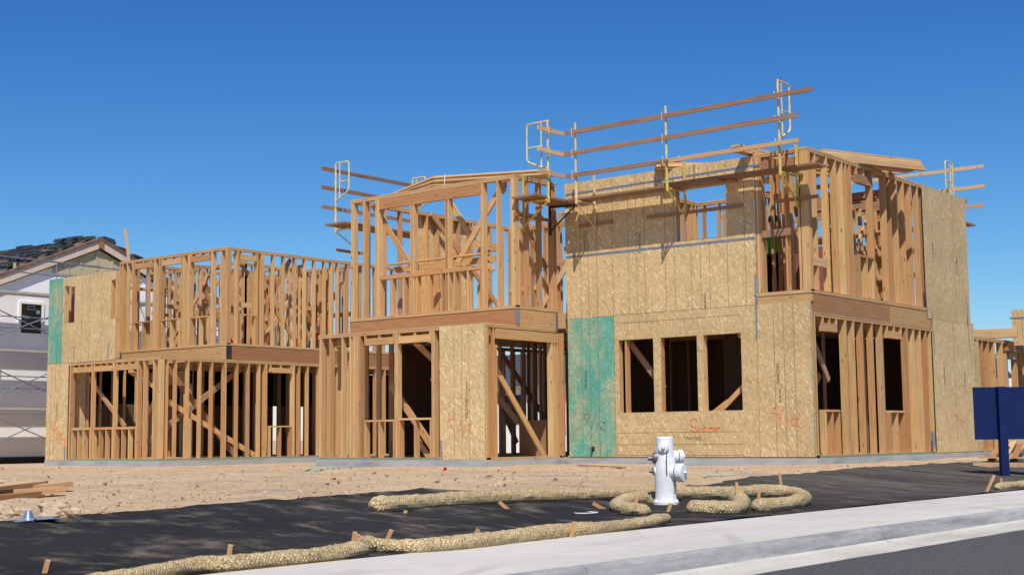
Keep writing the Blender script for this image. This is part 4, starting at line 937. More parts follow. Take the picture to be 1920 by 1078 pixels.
for k in range(5):
    e = Vector((rnd.uniform(-.04, .04), rnd.uniform(0, .05), 0)); dz = Vector((0, 0, -.043*k))
    p1_ = Vector((pk_.x, pk_.y, pk_.z)); pts_ = [Vector((a_.x, a_.y, a_.z))+dz*.25+e, p1_+dz+e, Vector((c_.x, c_.y, c_.z))+dz+e]
    MB().beam(pts_[0]+Vector((-.6*.0, 0, 0)), pts_[1], .09, .040).build('chord', M['newboard'], T1); MB().beam(pts_[1], pts_[2]+Vector((rnd.uniform(-.1, .1), 0, 0)), .09, .040).build('chord', M['newboard'], T1)
    for q_ in (.25, .6, .9): MB().beam(pts_[1]*(1-q_)+pts_[2]*q_, pts_[1]*(1-q_)+pts_[2]*q_+Vector((-.9, 1.1, -.02)), .09, .036).build('web', M['interior'], T1)
MB().beam(pk_*.9+c_*.1+Vector((.03, -.05, -.2)), pk_*.9+c_*.1+Vector((.05, -.05, .035)), .02, .008, (0, 1, 0)).build('strap', M['paper'], T1)
for q in T1.children: pass
T2 = thing('roof_truss_bundle', 'pale truss bundle on the right upper room, overhanging its side wall', 'roof trusses', 'bundles of roof trusses lying on the upper walls')
pa, pb = Vector((-12.72, 25.65, 0)), Vector((-11.58, 28.40, 0)); dd = (pb-pa).normalized(); ip = Vector((-dd.y, dd.x, 0))
for k in range(5):
    e = rnd.uniform(-.05, .05); MB().beam(pa+dd*(e+k*.02)+Vector((0, 0, Z3+.03+k*.044)), pb+dd*(e*.4-k*.035)+Vector((0, 0, Z3+.03+k*.044)), .09, .041).build('chord', M['newboard'], T2)
for k in (1, 2, 3, 4):
    q0, q1 = pa+ip*(k*.36-.1)+dd*.2, pb+ip*(k*.36-.1)-dd*(.1*k)
    for h in range(3): MB().beam(q0+dd*rnd.uniform(-.08, .08)+Vector((0, 0, Z3+.03+h*.044)), q1+dd*rnd.uniform(-.15, .0)+Vector((0, 0, Z3+.03+h*.044)), .22, .038).build('chord', M['newboard'], T2)
for k in range(5):
    q = pa+dd*(.4+k*.55); MB().beam(q+ip*.05+Vector((0, 0, Z3+.05)), q+ip*1.7+dd*(.5 if k % 2 else -.4)+Vector((0, 0, Z3+.05)), .09, .036).build('web', M['interior'], T2)
0 and MB().hexa([q+Vector((0, 0, z))+ip*j for z in (Z3-.16, Z3+.005) for j in (0, .05) for q in (pb-dd*.03, Vector((-12.05, 29.9, 0)))]).build('heel_board', M['beam'], T2)
a_, c_ = up2(6.12, 1378, 272), up2(6.12, 1500, 300)
T3 = bundle('small truss bundle above the shaded studs at the upper right corner', [], [a_, c_, c_+Vector((-1.5, 1.4, 0))], Z3+.03, 3, .2)
a_, c_ = up2(6.12, 1228, 302), up2(6.12, 1395, 300)
T4 = bundle('thin pale board bundle lying behind the tall panelled wall', [], [a_, c_], Z3-.03, 3, .2)
MB().beam(up2(6.2, 1262, 296)+Vector((0, 0, 6.1)), up2(6.2, 1278, 294)+Vector((0, 0, 6.17)), .2, .06).build('paper_wrap', M['paper'], T4)
a_, c_ = up2(6.05, 1045, 328), up2(6.05, 1010, 323)
# ------------------------------------------------------------------ worker upstairs
def person():
    t = thing('person', 'person in lime green shirt and dark trousers standing behind the upper right studs', 'person')
    P0 = Vector((FX(25.6, 1452, 500), 25.6, Z2))
    J = {'pel': (0, 0, .92), 'wst': (0, .0, 1.08), 'ch': (0, 0, 1.28), 'nk': (0, 0, 1.48), 'hd': (0, -.02, 1.60), 'tp': (0, -.01, 1.72),
         'sl': (-.18, 0, 1.42), 'el': (-.26, -.02, 1.14), 'wl': (-.22, -.2, .98), 'sr': (.18, 0, 1.42), 'er': (.30, .03, 1.16), 'wr': (.28, -.16, 1.0),
         'hl': (-.09, 0, .88), 'kl': (-.11, -.03, .48), 'al': (-.12, .02, .09), 'tl': (-.13, -.15, .03), 'hr': (.09, 0, .88), 'kr': (.13, -.02, .48), 'ar': (.15, .03, .09), 'tr': (.17, -.14, .03)}
    def chain(nm, edges, rad, mt, root):
        ks = []
        for a, b in edges:
            for k in (a, b):
                if k not in ks: ks.append(k)
        me = bpy.data.meshes.new(nm); me.from_pydata([tuple(P0+Vector(J[k])) for k in ks], [(ks.index(a), ks.index(b)) for a, b in edges], [])
        o = bpy.data.objects.new(nm, me); COL.objects.link(o); o.parent = t
        sk = o.modifiers.new('skin', 'SKIN'); 
        for i, k in enumerate(ks):
            r = rad.get(k, .06); me.skin_vertices[0].data[i].radius = (r, r*.85) if isinstance(r, float) else r
            me.skin_vertices[0].data[i].use_root = (k == root)
        o.modifiers.new('sub', 'SUBSURF').levels = 2; o.modifiers['sub'].render_levels = 2
        me.materials.append(mt)
        return o
    try:
        chain('body', [('pel', 'wst'), ('wst', 'ch'), ('ch', 'nk'), ('nk', 'hd'), ('hd', 'tp'), ('ch', 'sl'), ('sl', 'el'), ('el', 'wl'), ('ch', 'sr'), ('sr', 'er'), ('er', 'wr'), ('pel', 'hl'), ('hl', 'kl'), ('kl', 'al'), ('al', 'tl'), ('pel', 'hr'), ('hr', 'kr'), ('kr', 'ar'), ('ar', 'tr')],
              {'pel': .12, 'wst': .11, 'ch': .13, 'nk': .055, 'hd': .085, 'tp': .06, 'sl': .06, 'el': .042, 'wl': .03, 'sr': .06, 'er': .042, 'wr': .03, 'hl': .085, 'kl': .055, 'al': .04, 'tl': .035, 'hr': .085, 'kr': .055, 'ar': .04, 'tr': .035}, M['skin'], 'pel')
        chain('shirt', [('wst', 'ch'), ('pel', 'wst'), ('ch', 'sl'), ('sl', 'el'), ('ch', 'sr'), ('sr', 'er')], {'pel': .145, 'wst': .14, 'ch': .16, 'sl': .08, 'sr': .08, 'el': .06, 'er': .06}, M['vest'], 'wst')
        chain('trousers', [('pel', 'hl'), ('hl', 'kl'), ('kl', 'al'), ('pel', 'hr'), ('hr', 'kr'), ('kr', 'ar')], {'pel': .135, 'hl': .10, 'kl': .075, 'al': .06, 'hr': .10, 'kr': .075, 'ar': .06}, M['jeans'], 'pel')
        MB().lathe([(.104, -.03), (.108, .03), (.09, .08), (.05, .115), (.001, .125)], P0+Vector((0, .01, 1.66)), k=16).build('hair', M['black'], t)
    except Exception as e: print('person', e)
person()
b = MB(); b.box(-13.9, -12.75, 26.0, 26.05, Z2, 4.25); tag(b.build('leaning_board', M['redboard']), 'dark reddish board standing behind the upper right studs', 'board')
# ------------------------------------------------------------------ ground, walks, road
def lin(a, b_, n_): return [a+(b_-a)*i/n_ for i in range(n_+1)]
xs = [-900, -400, -200, -120, -80, -60]+lin(-50, -26, 40)+lin(-25.5, -14, 60)+lin(-13.85, SWX+.02, 60)
ys = [-300, -100, -40, -15]+lin(-5, 3, 12)+lin(3.2, 26, 170)+lin(26.5, 50, 50)+[60, 80, 120, 250, 600, 1200]
V = []; Fc = []
for y in ys:
    for x in xs: V.append((x, y, gz(x, y) if x > -60 and -20 < y < 60 else -.24))
nx = len(xs)
for j in range(len(ys)-1):
    for i in range(nx-1): a = j*nx+i; Fc.append((a, a+1, a+1+nx, a+nx))
i0 = len(V)
V += [(SWX+.02, -300, -.9), (900, -300, -.9), (900, 1200, -.9), (SWX+.02, 1200, -.9)]; Fc.append((i0, i0+1, i0+2, i0+3))
me = bpy.data.meshes.new('ground'); me.from_pydata(V, [], Fc); me.materials.append(M['dirt']); me.polygons.foreach_set('use_smooth', [True]*len(Fc))
o = bpy.data.objects.new('ground', me); COL.objects.link(o); tag(o, 'bare tan dirt lot', None, None, 'structure')
# sidewalk
b = MB()
y = -20.
joints = []
while y < 120:
    y2 = y+1.52*2.4
    b.hexa([(x, yy, z) for z in (-.9, SWZ) for yy in (y, y2-.016) for x in (SWX, CURBX)]); y = y2
tag(b.build('sidewalk', M['walk']), 'pale new concrete sidewalk', None, None, 'structure')
# curb and gutter with rounded profile
prof = [(CURBX+.001, SWZ), (CURBX+.03, SWZ-.003), (CURBX+.055, SWZ-.014), (CURBX+.07, SWZ-.032), (CURBX+.10, SWZ-.118), (CURBX+.125, SWZ-.138), (GUTX+.135, SWZ-.158), (GUTX+.135, -.9), (CURBX+.001, -.9)]
b = MB(); y = -20.
while y < 120:
    y2 = y+4.6
    for i in range(len(prof)-1):
        (x0, z0), (x1, z1) = prof[i], prof[i+1]
        b.quad([(x0, y, z0), (x1, y, z1), (x1, y2-.012, z1), (x0, y2-.012, z0)], [(0, 0)]*4, int(i >= 4), i < 5)
    b.quad([(x, y2-.012, z) for x, z in prof], [(0, 0)]*len(prof)); b.quad([(x, y, z) for x, z in prof][::-1], [(0, 0)]*len(prof)); y = y2
tag(b.build('curb', [M['curb'], M['gutter']]), 'rolled concrete curb and gutter', None, None, 'structure')
b = MB(); 
ey = lambda y_: GUTX+.10+.022*noise.noise(Vector((y_*1.1, 3, 0)))+.012*noise.noise(Vector((y_*6, 3, 0)))
for j in range(700):
    ya_, yb_ = -20+j*.2, -20+(j+1)*.2
    b.quad([(ey(ya_)-.004, ya_, SWZ-.160), (ey(ya_)+.03, ya_, SWZ-.151), (ey(yb_)+.03, yb_, SWZ-.151), (ey(yb_)-.004, yb_, SWZ-.160)], [(0, 0)]*4, 0, True)
    b.quad([(ey(ya_)+.03, ya_, SWZ-.151), (300, ya_, SWZ-.151), (300, yb_, SWZ-.151), (ey(yb_)+.03, yb_, SWZ-.151)], [(0, 0)]*4, 0, True)
tag(b.build('road', M['asphalt']), 'dark asphalt road', None, None, 'structure')
# landscape fabric
edge_px = [(-60, 992), (0, 985), (110, 977), (200, 969), (330, 958), (490, 943), (560, 938), (640, 934), (690, 929.5), (786, 920), (868, 925), (960, 927), (1071, 927), (1220, 923), (1330, 913), (1357, 904), (1440, 896), (1520, 888), (1615, 878.5), (1700, 874), (1771, 871.2), (1840, 866.5), (1925, 861)]
ed = [ghit(*p) for p in edge_px]
ed = sorted([(p.y, p.x) for p in ed]); ed = [(-6, ed[0][1])]+ed+[(60, ed[-1][1]+.5)]
def ex(y):
    for (y0, x0), (y1, x1) in zip(ed, ed[1:]):
        if y0 <= y <= y1:
            t = (y-y0)/(y1-y0+1e-9); return x0+(x1-x0)*t+.06*noise.noise(Vector((0, y*2.3, 4)))
    return -13
V = []; Fc = []; NY = 620; NX = 60; yy = [-6+ (44+6)*((i/NY)) for i in range(NY+1)]
for y in yy:
    e = ex(y)
    for i in range(NX+1):
        t = i/NX; x = SWX-.03+(e-SWX+.03)*t
        z = gz(x, y)+.022+.016*noise.noise(Vector((x*.9, y*1.3, 20)))+.006*noise.noise(Vector((x*4, y*4, 3)))+.045*max(0, .22-abs(noise.noise(Vector((x*1.3+2, y*.8, 31)))))*(.5+noise.noise(Vector((x*.5, y*.4, 7))))
        if i == NX: z -= .05
        elif i == NX-1: z += .015+.02*max(0, noise.noise(Vector((1, y*3, 8))))
        V.append((x, y, z))
for j in range(NY):
    for i in range(NX): a = j*(NX+1)+i; Fc.append((a, a+NX+1, a+NX+2, a+1))
me = bpy.data.meshes.new('ground_fabric'); me.from_pydata(V, [], Fc); me.materials.append(M['fabric']); me.polygons.foreach_set('use_smooth', [True]*len(Fc))
o = bpy.data.objects.new('landscape_fabric', me); COL.objects.link(o); tag(o, 'black landscape fabric spread along the sidewalk', None, None, 'structure')
# ------------------------------------------------------------------ straw wattles
def catmull(P, n_=8):
    out = []; Q = [P[0]]+P+[P[-1]]
    for i in range(1, len(Q)-2):
        for j in range(n_):
            t = j/n_; a, b_, c, d = Q[i-1], Q[i], Q[i+1], Q[i+2]
            out.append(.5*((2*b_)+(c-a)*t+(2*a-5*b_+4*c-d)*t*t+(3*b_-a-3*c+d)*t**3))
    return out+[P[-1]]
def wattle(px, r, label, zoff=0., n_=8, pts=None):
    P = pts or [ghit(*p) for p in px]
    P = [Vector((p.x, p.y, gz(p.x, p.y)+r*.86+zoff)) for p in P]
    C = catmull(P, n_)
    seg = []
    for a, b_ in zip(C, C[1:]):
        k = max(1, int((b_-a).length/.05))
        for j in range(k): seg.append(a+(b_-a)*j/k)
    seg.append(C[-1]); n2 = len(seg)
    sd = rnd.random()*50
    def rad(i):
        e = min(i, n2-1-i)*.05; s = 1 if e > .16 else math.sqrt(max(.02, 1-(1-e/.16)**2))
        return r*s*(1+.24*noise.noise(Vector((i*.07, sd, 0)))+.07*noise.noise(Vector((i*.25, sd, 3))))
    b = MB(); b.tube(seg, r, 18, rad=rad)
    for i, v in enumerate(b.v):
        q = Vector(v); s = .013*noise.noise(q*14)+.008*noise.noise(q*45)
        b.v[i] = (v[0]+s, v[1]-s, v[2]+s)
    # stray straws
    for _ in range(int(n2*7)):
        i = rnd.randrange(1, n2-1); c = seg[i]; a = rnd.uniform(0, math.pi); d = (seg[i+1]-seg[i-1]).normalized(); sdv = d.cross(Vector((0, 0, 1))).normalized()
        nrm = sdv*math.cos(a)+Vector((0, 0, 1))*math.sin(a); p = c+nrm*rad(i)*.97; q = p+nrm*rnd.uniform(-.002, .012)+d*rnd.uniform(-.05, .05)
        w_ = sdv.cross(nrm)*.0012+nrm*.002; b.quad([p, p+w_, q+w_, q], [(0, 0), (0, .1), (.1, .1), (.1, 0)])
    for i, v in enumerate(b.v):
        g_ = gz(v[0], v[1], False)
        if v[2] > g_: b.v[i] = (v[0], v[1], g_+(v[2]-g_)*.86)
    o = b.build('straw_wattle', M['straw'], None); return tag(o, label, 'straw wattle')
wattle([(697, 962), (762, 958), (884, 949), (965, 944), (1155, 938), (1225, 935), (1344, 936), (1452, 933), (1490, 936), (1507, 944), (1494, 953), (1460, 959), (1415, 963)], .102, 'long straw wattle running behind the hydrant and curling back at its right end')
wattle([(1240, 947), (1200, 947), (1170, 952), (1158, 960), (1175, 968), (1215, 972)], .095, 'short straw wattle curled just left of the hydrant')
wattle([(60, 1150), (180, 1115), (293, 1089), (365, 1077), (430, 1073), (493, 1066), (560, 1060), (620, 1053), (684, 1042)], .072, 'straw wattle beside the sidewalk at the lower left of the photo')
wattle([(678, 1029), (705, 1037), (762, 1039), (830, 1035), (900, 1028), (960, 1020), (1019, 1013), (1080, 1006), (1140, 1000), (1215, 990), (1252, 981)], .076, 'straw wattle along the sidewalk ending in front of the hydrant')
wattle([(1290, 963), (1325, 966), (1365, 967), (1387, 962), (1390, 952), (1380, 945)], .098, 'short straw wattle hooked upward just right of the hydrant')
wattle([(1868, 921), (1900, 917), (1960, 911), (2030, 903)], .075, 'small straw wattle below the blue sign post')
# ------------------------------------------------------------------ stakes
def stake(p0, p1, lab, lie=False, th=.034):
    a = ghit(*p0); dist = (a-CAM).dot(fwd)
    b_ = CAM+ray(*p1)*dist
    if lie:
        b_ = ghit(*p1); b_.z += .03; a.z += .04
    e = (b_-a).normalized()
    o = MB().beam(a-e*(.0 if lie else .08), b_, th, th, R_).build('wooden_stake', M['stake']); tag(o, lab, 'stake', 'wooden stakes pinning the straw wattles')
for p0, p1, lab in [((428, 1060), (433, 1021), 'upright wooden stake at the lower left wattle'), ((83, 1080), (91, 1050), 'wooden stake cut by the bottom left corner of the photo'),
                    ((661, 1026), (666, 997), 'rear of two close wooden stakes near the wattle overlap'), ((668, 1030), (672, 1001), 'front of two close wooden stakes near the wattle overlap'), ((718, 1030), (734, 993), 'wooden stake leaning right beside the wattle overlap'),
                    ((882, 1016), (897, 992), 'short wooden stake leaning right midway along the sidewalk wattle'), ((1070, 1010), (1078, 978), 'wooden stake left of the hydrant in the sidewalk wattle'),
                    ((1191, 952), (1193.5, 927), 'thin stake in the curled wattle left of the hydrant'), ((1251, 963), (1258, 943), 'stake leaning at the foot of the hydrant'), ((1382, 950), (1381, 904), 'tall thin stake in the hooked wattle right of the hydrant'),
                    ((1420, 960), (1423, 923), 'stake between the wattles right of the hydrant'), ((1384, 962), (1392, 938), 'short tilted stake in the hooked wattle right of the hydrant'), ((1467, 930), (1461, 886), 'tall thin stake at the right curve of the long wattle'),
                    ((1848, 925), (1864, 890), 'stake leaning right below the blue sign'), ((1880, 918), (1876, 897), 'stake at the small wattle below the blue sign'), ((759, 964), (761, 957), 'stub of a stake at the near end of the long wattle')]:
    stake(p0, p1, lab)
stake((955, 957), (936, 940), 'fallen stake leaning on the long wattle'); stake((1137, 957), (1112, 943), 'fallen stake lying left of the curled wattle', False)
# ------------------------------------------------------------------ hydrant
def hydrant():
    B0 = ghit(1249, 950); dist = (B0-CAM).dot(fwd); s = dist/F      # metres per photo pixel at the hydrant
    t = thing('fire_hydrant', 'white fire hydrant with two outlets and a hanging chain at the sidewalk edge', 'fire hydrant')
    Hh = lambda py: (950-py)*s
    O = Vector((B0.x, B0.y, B0.z)); O.z = (CAM+ray(1249, 950)*dist).z+.012
    rx = Vector((rt.x, rt.y, 0)); back = Vector((fwd.x, fwd.y, 0)).normalized()
    W = lambda w_: w_*s/2
    b = MB(); b.lathe([(.001, Hh(822)), (W(29), Hh(821)), (W(31.5), Hh(822)), (W(32), Hh(824)), (W(33), Hh(845)), (W(36), Hh(860)), (W(41), Hh(875)), (W(42), Hh(890)), (W(40), Hh(908)), (W(39), Hh(925)), (W(41), Hh(940.5)), (W(43), Hh(942))], O, k=36)
    b.build('barrel', M['hydrant'], t, True)
    b = MB(); b.lathe([(W(48), Hh(941)), (W(49), Hh(942)), (W(49), Hh(947)), (W(47), Hh(947.5)), (W(46), Hh(955)), (.001, Hh(955))], O, k=36); b.lathe([(W(37), Hh(941)), (W(48), Hh(941))][::-1], O, k=36); b.build('flange', M['hydrant'], t)
    b = MB()
    for k in range(8):
        a = 2*math.pi*k/8+.3; q = O+Vector((math.cos(a)*W(43), math.sin(a)*W(43), Hh(941))); b.lathe([(.014, 0), (.014, .018), (.001, .02)], q, k=6)
    b.build('flange_bolt', M['hydrant'], t)
    def outlet(py, dirv, r, ln, capr, capl, nm, cl=True):
        d = Vector(dirv).normalized(); c = O+Vector((0, 0, Hh(py)))
        b = MB(); b.lathe([(r*1.05, 0), (r, ln*.5), (r, ln)], c, d, 28)
        ou = b.build('outlet', M['hydrant'], t)
        b = MB(); b.lathe([(r, ln), (r*1.02, ln+.004), (capr*.95, ln+.006), (capr, ln+.014), (capr, ln+capl-.012), (capr*.93, ln+capl), (capr*.35, ln+capl+.006), (.001, ln+capl+.006)], c, d, 28)
        ca = b.build('cap', M['hydrant'], ou)
        b = MB(); b.lathe([(r*1.03, ln-.004), (r*1.03, ln+.004)], c, d, 28); b.build('gasket', M['black'], ou)
        b = MB(); b.lathe([(.022, ln+capl+.004), (.018, ln+capl+.035), (.001, ln+capl+.036)], c, d, 5); b.build('cap_nut', M['hydrant'], ca)
        return c+d*(ln+capl)
    tow = -back
    outlet(888, rx*.84+tow*.54, .092, .15, .103, .085, 'large')
    outlet(858, rx*.96+back*.28, .068, .15, .076, .06, 'upper')
    # front outlet, facing the camera
    c = outlet(841, tow+rx*-.25, .058, .085, .062, .035, 'front')
    # operating stems at the left
    for py, ln, r in ((861, .175, .055), (885, .165, .046)):
        c0 = O+Vector((0, 0, Hh(py))); d = -rx
        MB().lathe([(r*1.25, .05), (r*1.25, .125), (r*.9, .135), (.001, .135)], c0, d, 18).build('stem_boss', M['hydrant'] if py > 870 else M['darkmetal'], t)
        MB().lathe([(r*1.0, .12), (r*1.02, .14), (r*.5, .15), (r*.42, ln+.02), (.001, ln+.02)], c0, d, 8).build('operating_nut', M['darkmetal'], t)
    # flutes at the foot
    b = MB()
    for a in (-.75, .0, .75, 2.2, 3.14, 4.1):
        d = (tow*math.cos(a)+rx*math.sin(a)); sd = d.cross(Vector((0, 0, 1)))
        p = O+d*W(36); 
        b.hexa([p+d*(.02 if k < .1 else 0)+sd*(i*(.020 if k < .1 else .004))+Vector((0, 0, k))-d*.03*j for k in (Hh(942), Hh(918)) for j in (0, 1) for i in (-1, 1)])
    b.build('foot_rib', M['hydrant'], t)
    # chain
    c = O+tow*(W(31)+.105)+Vector((0, 0, Hh(846)))
    b = MB()
    for i in range(22):
        q = c+Vector((0, 0, -.013*i))-tow*min(.07, i*.007); b.tube([q, q+Vector((.004*(-1)**i, 0, -.015))], .0055, 6)
    b.build('chain', M['darkmetal'], t)
    b = MB()
    for i in range(10):
        q = O+(rx*.75+tow*.65)*(.12)+Vector((0, 0, Hh(905)-.013*i)); b.tube([q, q+Vector((.004*(-1)**i, 0, -.015))], .005, 6)
    b.build('chain', M['darkmetal'], t)
    # dark hole and wet soil around the base
    b = MB(); 
    ring = []
    for k in range(26):
        a = 2*math.pi*k/26; r = .27*(1+.35*noise.noise(Vector((math.cos(a)*2, math.sin(a)*2, 5)))); ring.append((O.x+math.cos(a)*r, O.y+math.sin(a)*r))
    gz0 = B0.z
    for k in range(26):
        (x0, y0), (x1, y1) = ring[k], ring[(k+1) % 26]; c = (O.x, O.y)
        q = lambda x, y, f: (c[0]+(x-c[0])*f, c[1]+(y-c[1])*f)
        b.quad([(*q(x0, y0, 1.25), gz(x0, y0)-.01), (*q(x1, y1, 1.25), gz(x1, y1)-.01), (*q(x1, y1, 1), gz0+.045+.07*noise.noise(Vector((x1*9, y1*9, 0)))), (*q(x0, y0, 1), gz0+.045+.07*noise.noise(Vector((x0*9, y0*9, 0))))], [(0, 0)]*4)
        b.quad([(*q(x0, y0, 1), gz0+.045+.07*noise.noise(Vector((x0*9, y0*9, 0)))), (*q(x1, y1, 1), gz0+.045+.07*noise.noise(Vector((x1*9, y1*9, 0)))), (*q(x1, y1, .55), gz0+.005), (*q(x0, y0, .55), gz0+.005)], [(0, 0)]*4)
        b.quad([(*q(x0, y0, .55), gz0+.005), (*q(x1, y1, .55), gz0+.005), (*c, gz0+.005)], [(0, 0)]*3)
    tag(b.build('soil_mound', M['darkdirt']), 'dark crumbly soil around the hydrant foot', 'soil')
    return O
HO = hydrant()
# ------------------------------------------------------------------ blue sign
SG = thing('sign_board', 'back of a navy blue sign board on a single square post', 'sign')
sb = ghit(1885, 894); dist = (sb-CAM).dot(fwd); s_ = dist/F
def at(px, py, dd=0.): return CAM+ray(px, py)*(dist+dd)
bd = Vector((fwd.x, fwd.y, 0)).normalized(); ri = Vector((rt.x, rt.y, 0))
pc = Vector((at(1884, 890).x, at(1884, 890).y, 0)); ztop = at(1882, 724).z
MB().hexa([pc+ri*i*.068+bd*j*.068+Vector((0, 0, z)) for z in (sb.z-.15, ztop) for j in (-1, 1) for i in (-1, 1)]).build('post', M['blue'], SG)
z0, z1 = at(1832, 824).z, at(1832, 724.5).z; xl = (at(1833, 775)-pc).dot(ri)
bdo = MB(); bdo.hexa([pc+ri*i+bd*(.07+j)+Vector((0, 0, z)) for z in (z0, z1-.004) for j in (0, .03) for i in (xl, 1.15)]).build('board', M['blue'], SG)
# ------------------------------------------------------------------ lumber and litter
def board(p0, p1, w_, h, lab, m='newboard', z0=.0, z1=None, name='loose_board', cat='board', group=None, upv=(0, 0, 1)):
    a, b_ = ghit(*p0), ghit(*p1); a.z += z0+h/2; b_.z += (z0 if z1 is None else z1)+h/2
    o = MB().beam(a, b_, w_, h, upv).build(name, M[m]); tag(o, lab, cat, group); return o
G1 = 'boards piled on the dirt at the left edge'
board((-60, 936), (66, 924), .30, .04, 'wide plank on top of the board pile at the left edge', z0=.07, z1=.10, group=G1)
board((-30, 930), (128, 920), .14, .06, 'longest pale beam of the board pile at the left edge', z0=.0, z1=.05, group=G1)
board((-60, 945), (73, 931), .14, .06, 'reddish board lowest in the pile at the left edge', 'beam', z0=.0, group=G1)
board((30, 933), (118, 929), .10, .07, 'short yellow block sticking out of the pile at the left edge', z0=.02, z1=.03, group=G1)
board((1086, 873), (1180, 880), .09, .03, 'long yellow batten on the dirt by the slab', 'newboard', z0=.01)
board((1240, 925), (1262, 930), .05, .02, 'small splinter of wood behind the hydrant', z0=.02)
G2 = 'scrap boards heaped behind the blue sign'
board((1841, 876), (1925, 876), .35, .10, 'flat board stack at the front of the scrap heap', 'newboard', z0=.0, group=G2)
board((1850, 868), (1925, 868), .35, .03, 'board lying on the flat stack of the scrap heap', z0=.1, group=G2)
for i, (p0, p1, z1_) in enumerate((((1858, 868), (1888, 850), .55), ((1880, 868), (1915, 850), .6), ((1900, 868), (1930, 846), .75), ((1895, 866), (1925, 852), .3))):
    board(p0, p1, .14, .04, ['leaning plank at the left of the scrap heap', 'leaning plank in the middle of the scrap heap', 'leaning plank at the photo edge of the scrap heap', 'low leaning plank of the scrap heap'][i], 'newboard' if i % 2 else 'beam', z0=.03, z1=z1_, group=G2)
pp = at(1900, 838)
MB().hexa([pp+ri*i*.13+bd*(.5+j*.15)+Vector((0, 0, -.08*j+k*.01)) for k in (0, 1) for j in (0, 1) for i in (0, 1)]).build('x', M['paper'])
o = bpy.data.objects['x']; o.name = 'paper_sheet'; tag(o, 'white paper sheet on the scrap heap behind the sign', 'paper')
p = ghit(53, 982); b = MB(); b.lathe([(.066, 0), (.028, .105)], p, k=24); b.lathe([(.065, .001), (.027, .105)][::-1], p, k=24); tag(b.build('metal_cone', plain('shiny_sheet_metal', (.55, .62, .75), .25, .85)), 'shiny tapered sheet metal duct piece on the dirt at the lower left', 'metal piece')
for i, (px, py, l) in enumerate(((20, 980, .35), (78, 979, .30), (5, 983, .25))):
    p = ghit(px, py); d = Vector((rnd.uniform(.5, 1), rnd.uniform(-.3, .6), 0)).normalized()
    o = MB().beam(p+Vector((0, 0, .02)), p+d*l+Vector((0, 0, .04)), .12, .008, (.2, .1, 1)).build('sheet_metal_scrap', plain('dull_sheet_metal', (.42, .46, .52), .45, .6)); tag(o, ['flat bent metal scrap just left of the shiny cone', 'thin metal scrap just right of the shiny cone', 'metal scrap at the left photo edge'][i], 'metal scrap')
def strips(pts, lab, m='green', w_=.05):
    P = [ghit(*p)+Vector((0, 0, .03)) for p in pts]; b = MB()
    for a, c in zip(P, P[1:]): b.beam(a, c, w_, .012)
    return tag(b.build('plastic_strip', M[m]), lab, 'plastic strip')
strips([(573, 884), (604, 875)], 'short mint green plastic strip near the middle house corner'); strips([(590, 883), (635, 878), (690, 877)], 'longer mint green plastic strip near the middle house corner')
strips([(1318, 895), (1335, 893), (1374, 893)], 'mint green strip on the dirt right of the hydrant')
p = ghit(833, 881); b = MB(); b.lathe([(.025, 0), (.035, .08), (.03, .08), (.02, .01), (.001, .01)], p, (.6, -.4, .35), 14); tag(b.build('plastic_cup', M['red']), 'red plastic cup lying below the tan panel', 'cup')
ring = ghit(1099, 966); b = MB(); b.tube([ring+Vector((math.cos(a)*.11, math.sin(a)*.14, .03)) for a in [i*2*math.pi/24 for i in range(25)]], .006, 6, cap=False); tag(b.build('plastic_ring', M['paper']), 'white plastic ring lying on the black fabric', 'ring')
# clods and stones
def rock(px, py, r, lab=None, m='rock', nm='dirt_clod', P=None):
    p = P or ghit(px, py); b = MB(); k = 12; sd = rnd.random()*99
    rg = []
    for i in range(7):
        th = math.pi*i/6; rg.append([])
        for j in range(k):
            ph = 2*math.pi*j/k; d = Vector((math.sin(th)*math.cos(ph), math.sin(th)*math.sin(ph), math.cos(th)*.6)); q = 1+.55*noise.noise(d*1.6+Vector((sd, 0, 0)))+.25*noise.noise(d*4+Vector((sd, 0, 0)))
            rg[-1].append(p+d*r*q+Vector((0, 0, r*.25)))
    for i in range(6):
        for j in range(k): b.quad([rg[i][j], rg[i+1][j], rg[i+1][(j+1) % k], rg[i][(j+1) % k]], [(0, 0)]*4)
    return b, nm, m, lab
for px, py, r, lab in ((107, 965, .14, 'largest clay clod near the shiny metal cone'), (92, 972, .11, 'clay clod between the largest clod and the metal cone'), (130, 967, .09, 'low clay clod right of the largest one'), (44, 966, .08, 'clay clod behind the shiny metal cone'), (5, 969, .12, 'clay clod at the left photo edge'), (937, 912, .07, 'round clod on the dirt above the long wattle')):
    b, nm, m, lab = rock(px, py, r, lab); tag(b.build(nm, M[m]), lab, 'clod')
big = MB()
for _ in range(4200):
    u = rnd.random(); px = rnd.uniform(-20, 1900); py = 870+(rnd.random()**1.3)*110
    p = ghit(px, py)
    if p.x > ex(p.y)+(.1 if rnd.random() < .93 else -2.5) and p.x > -13 or p.y > 34: continue
    if p.x > ex(p.y): 
        if rnd.random() > .12: continue
    if (XL < p.x < XM and p.y > YM-.1) or (p.x < XB and p.x > XM and p.y > YB-.1) or (LXe < p.x < LX and p.y > LY-.1): continue
    r = rnd.uniform(.008, .024)*(2.4 if rnd.random() < .06 else 1); i0 = len(big.v)
    pts = [p+Vector((rnd.uniform(-r, r), rnd.uniform(-r, r), rnd.uniform(0, r*1.3))) for _ in range(5)]
    for tri in ((0, 1, 2), (0, 2, 3), (0, 3, 4), (0, 4, 1), (1, 2, 4), (2, 3, 4)): big.quad([pts[i] for i in tri], [(0, 0)]*3)
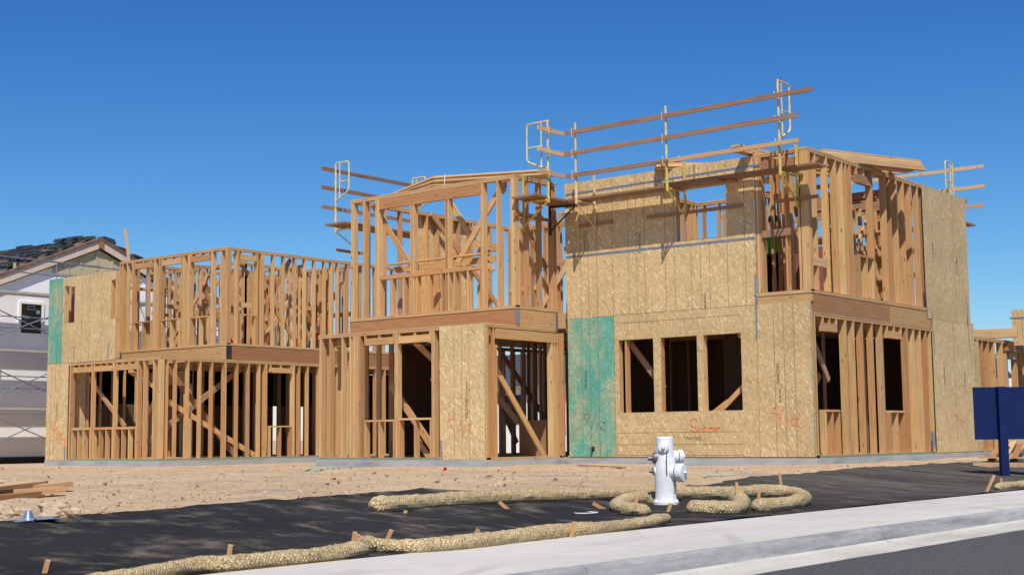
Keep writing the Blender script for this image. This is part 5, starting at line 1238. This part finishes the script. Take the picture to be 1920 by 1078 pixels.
for _ in range(260):
    y_ = 4+rnd.random()**1.6*24; x_ = rnd.choice((CURBX+.12+rnd.random()*.25, CURBX+.12+rnd.random()*.1, GUTX+.2+rnd.random()*2.2)); z_ = SWZ-.14 if x_ < GUTX+.1 else SWZ-.15
    p = Vector((x_, y_, z_)); r = rnd.uniform(.003, .011); pts = [p+Vector((rnd.uniform(-r, r), rnd.uniform(-r, r), rnd.uniform(0, r*1.3))) for _ in range(5)]
    for tri in ((0, 1, 2), (0, 2, 3), (0, 3, 4), (0, 4, 1), (1, 2, 4), (2, 3, 4)): big.quad([pts[i] for i in tri], [(0, 0)]*3)
tag(big.build('gravel', M['rock']), 'pebbles and crumbs scattered over the dirt lot', None, None, 'stuff')
# ------------------------------------------------------------------ light and sky
SLIT = 1
wd = bpy.data.worlds.new('World'); S.world = wd; wd.use_nodes = True; nt = wd.node_tree
sk = nt.nodes.new('ShaderNodeTexSky'); sk.sky_type = 'NISHITA'; sk.sun_disc = False
sv = Vector((.4545, -.54, 1)).normalized()
sk.sun_elevation = math.asin(sv.z); sk.sun_rotation = math.atan2(sv.x, sv.y)
sk.air_density = 1.0; sk.dust_density = .2; sk.ozone_density = 4.5; sk.altitude = 300
se = nt.nodes.new('ShaderNodeSeparateColor'); co = nt.nodes.new('ShaderNodeCombineColor'); nt.links.new(sk.outputs[0], se.inputs[0])
for i, (g_, k_) in enumerate(((1.85, .86), (1.42, .81), (1.05, .87))):     # deepen the blue of a dry, clear sky
    a = math_(nt, 'MULTIPLY', se.outputs[i], .13); a = math_(nt, 'POWER', a, g_); a = math_(nt, 'MULTIPLY', a, k_/.13); nt.links.new(a, co.inputs[i])
nt.links.new(co.outputs[0], nt.nodes['Background'].inputs[0])
nt.nodes['Background'].inputs[1].default_value = .13
ld = bpy.data.lights.new('sun', 'SUN'); ld.energy = 4.9; ld.angle = math.radians(.53); ld.color = (1, .945, .855)
lo = bpy.data.objects.new('sun', ld); COL.objects.link(lo); lo.rotation_euler = sv.to_track_quat('Z', 'Y').to_euler()
S.view_settings.view_transform = 'Standard'; S.view_settings.look = 'None'; S.view_settings.exposure = 0
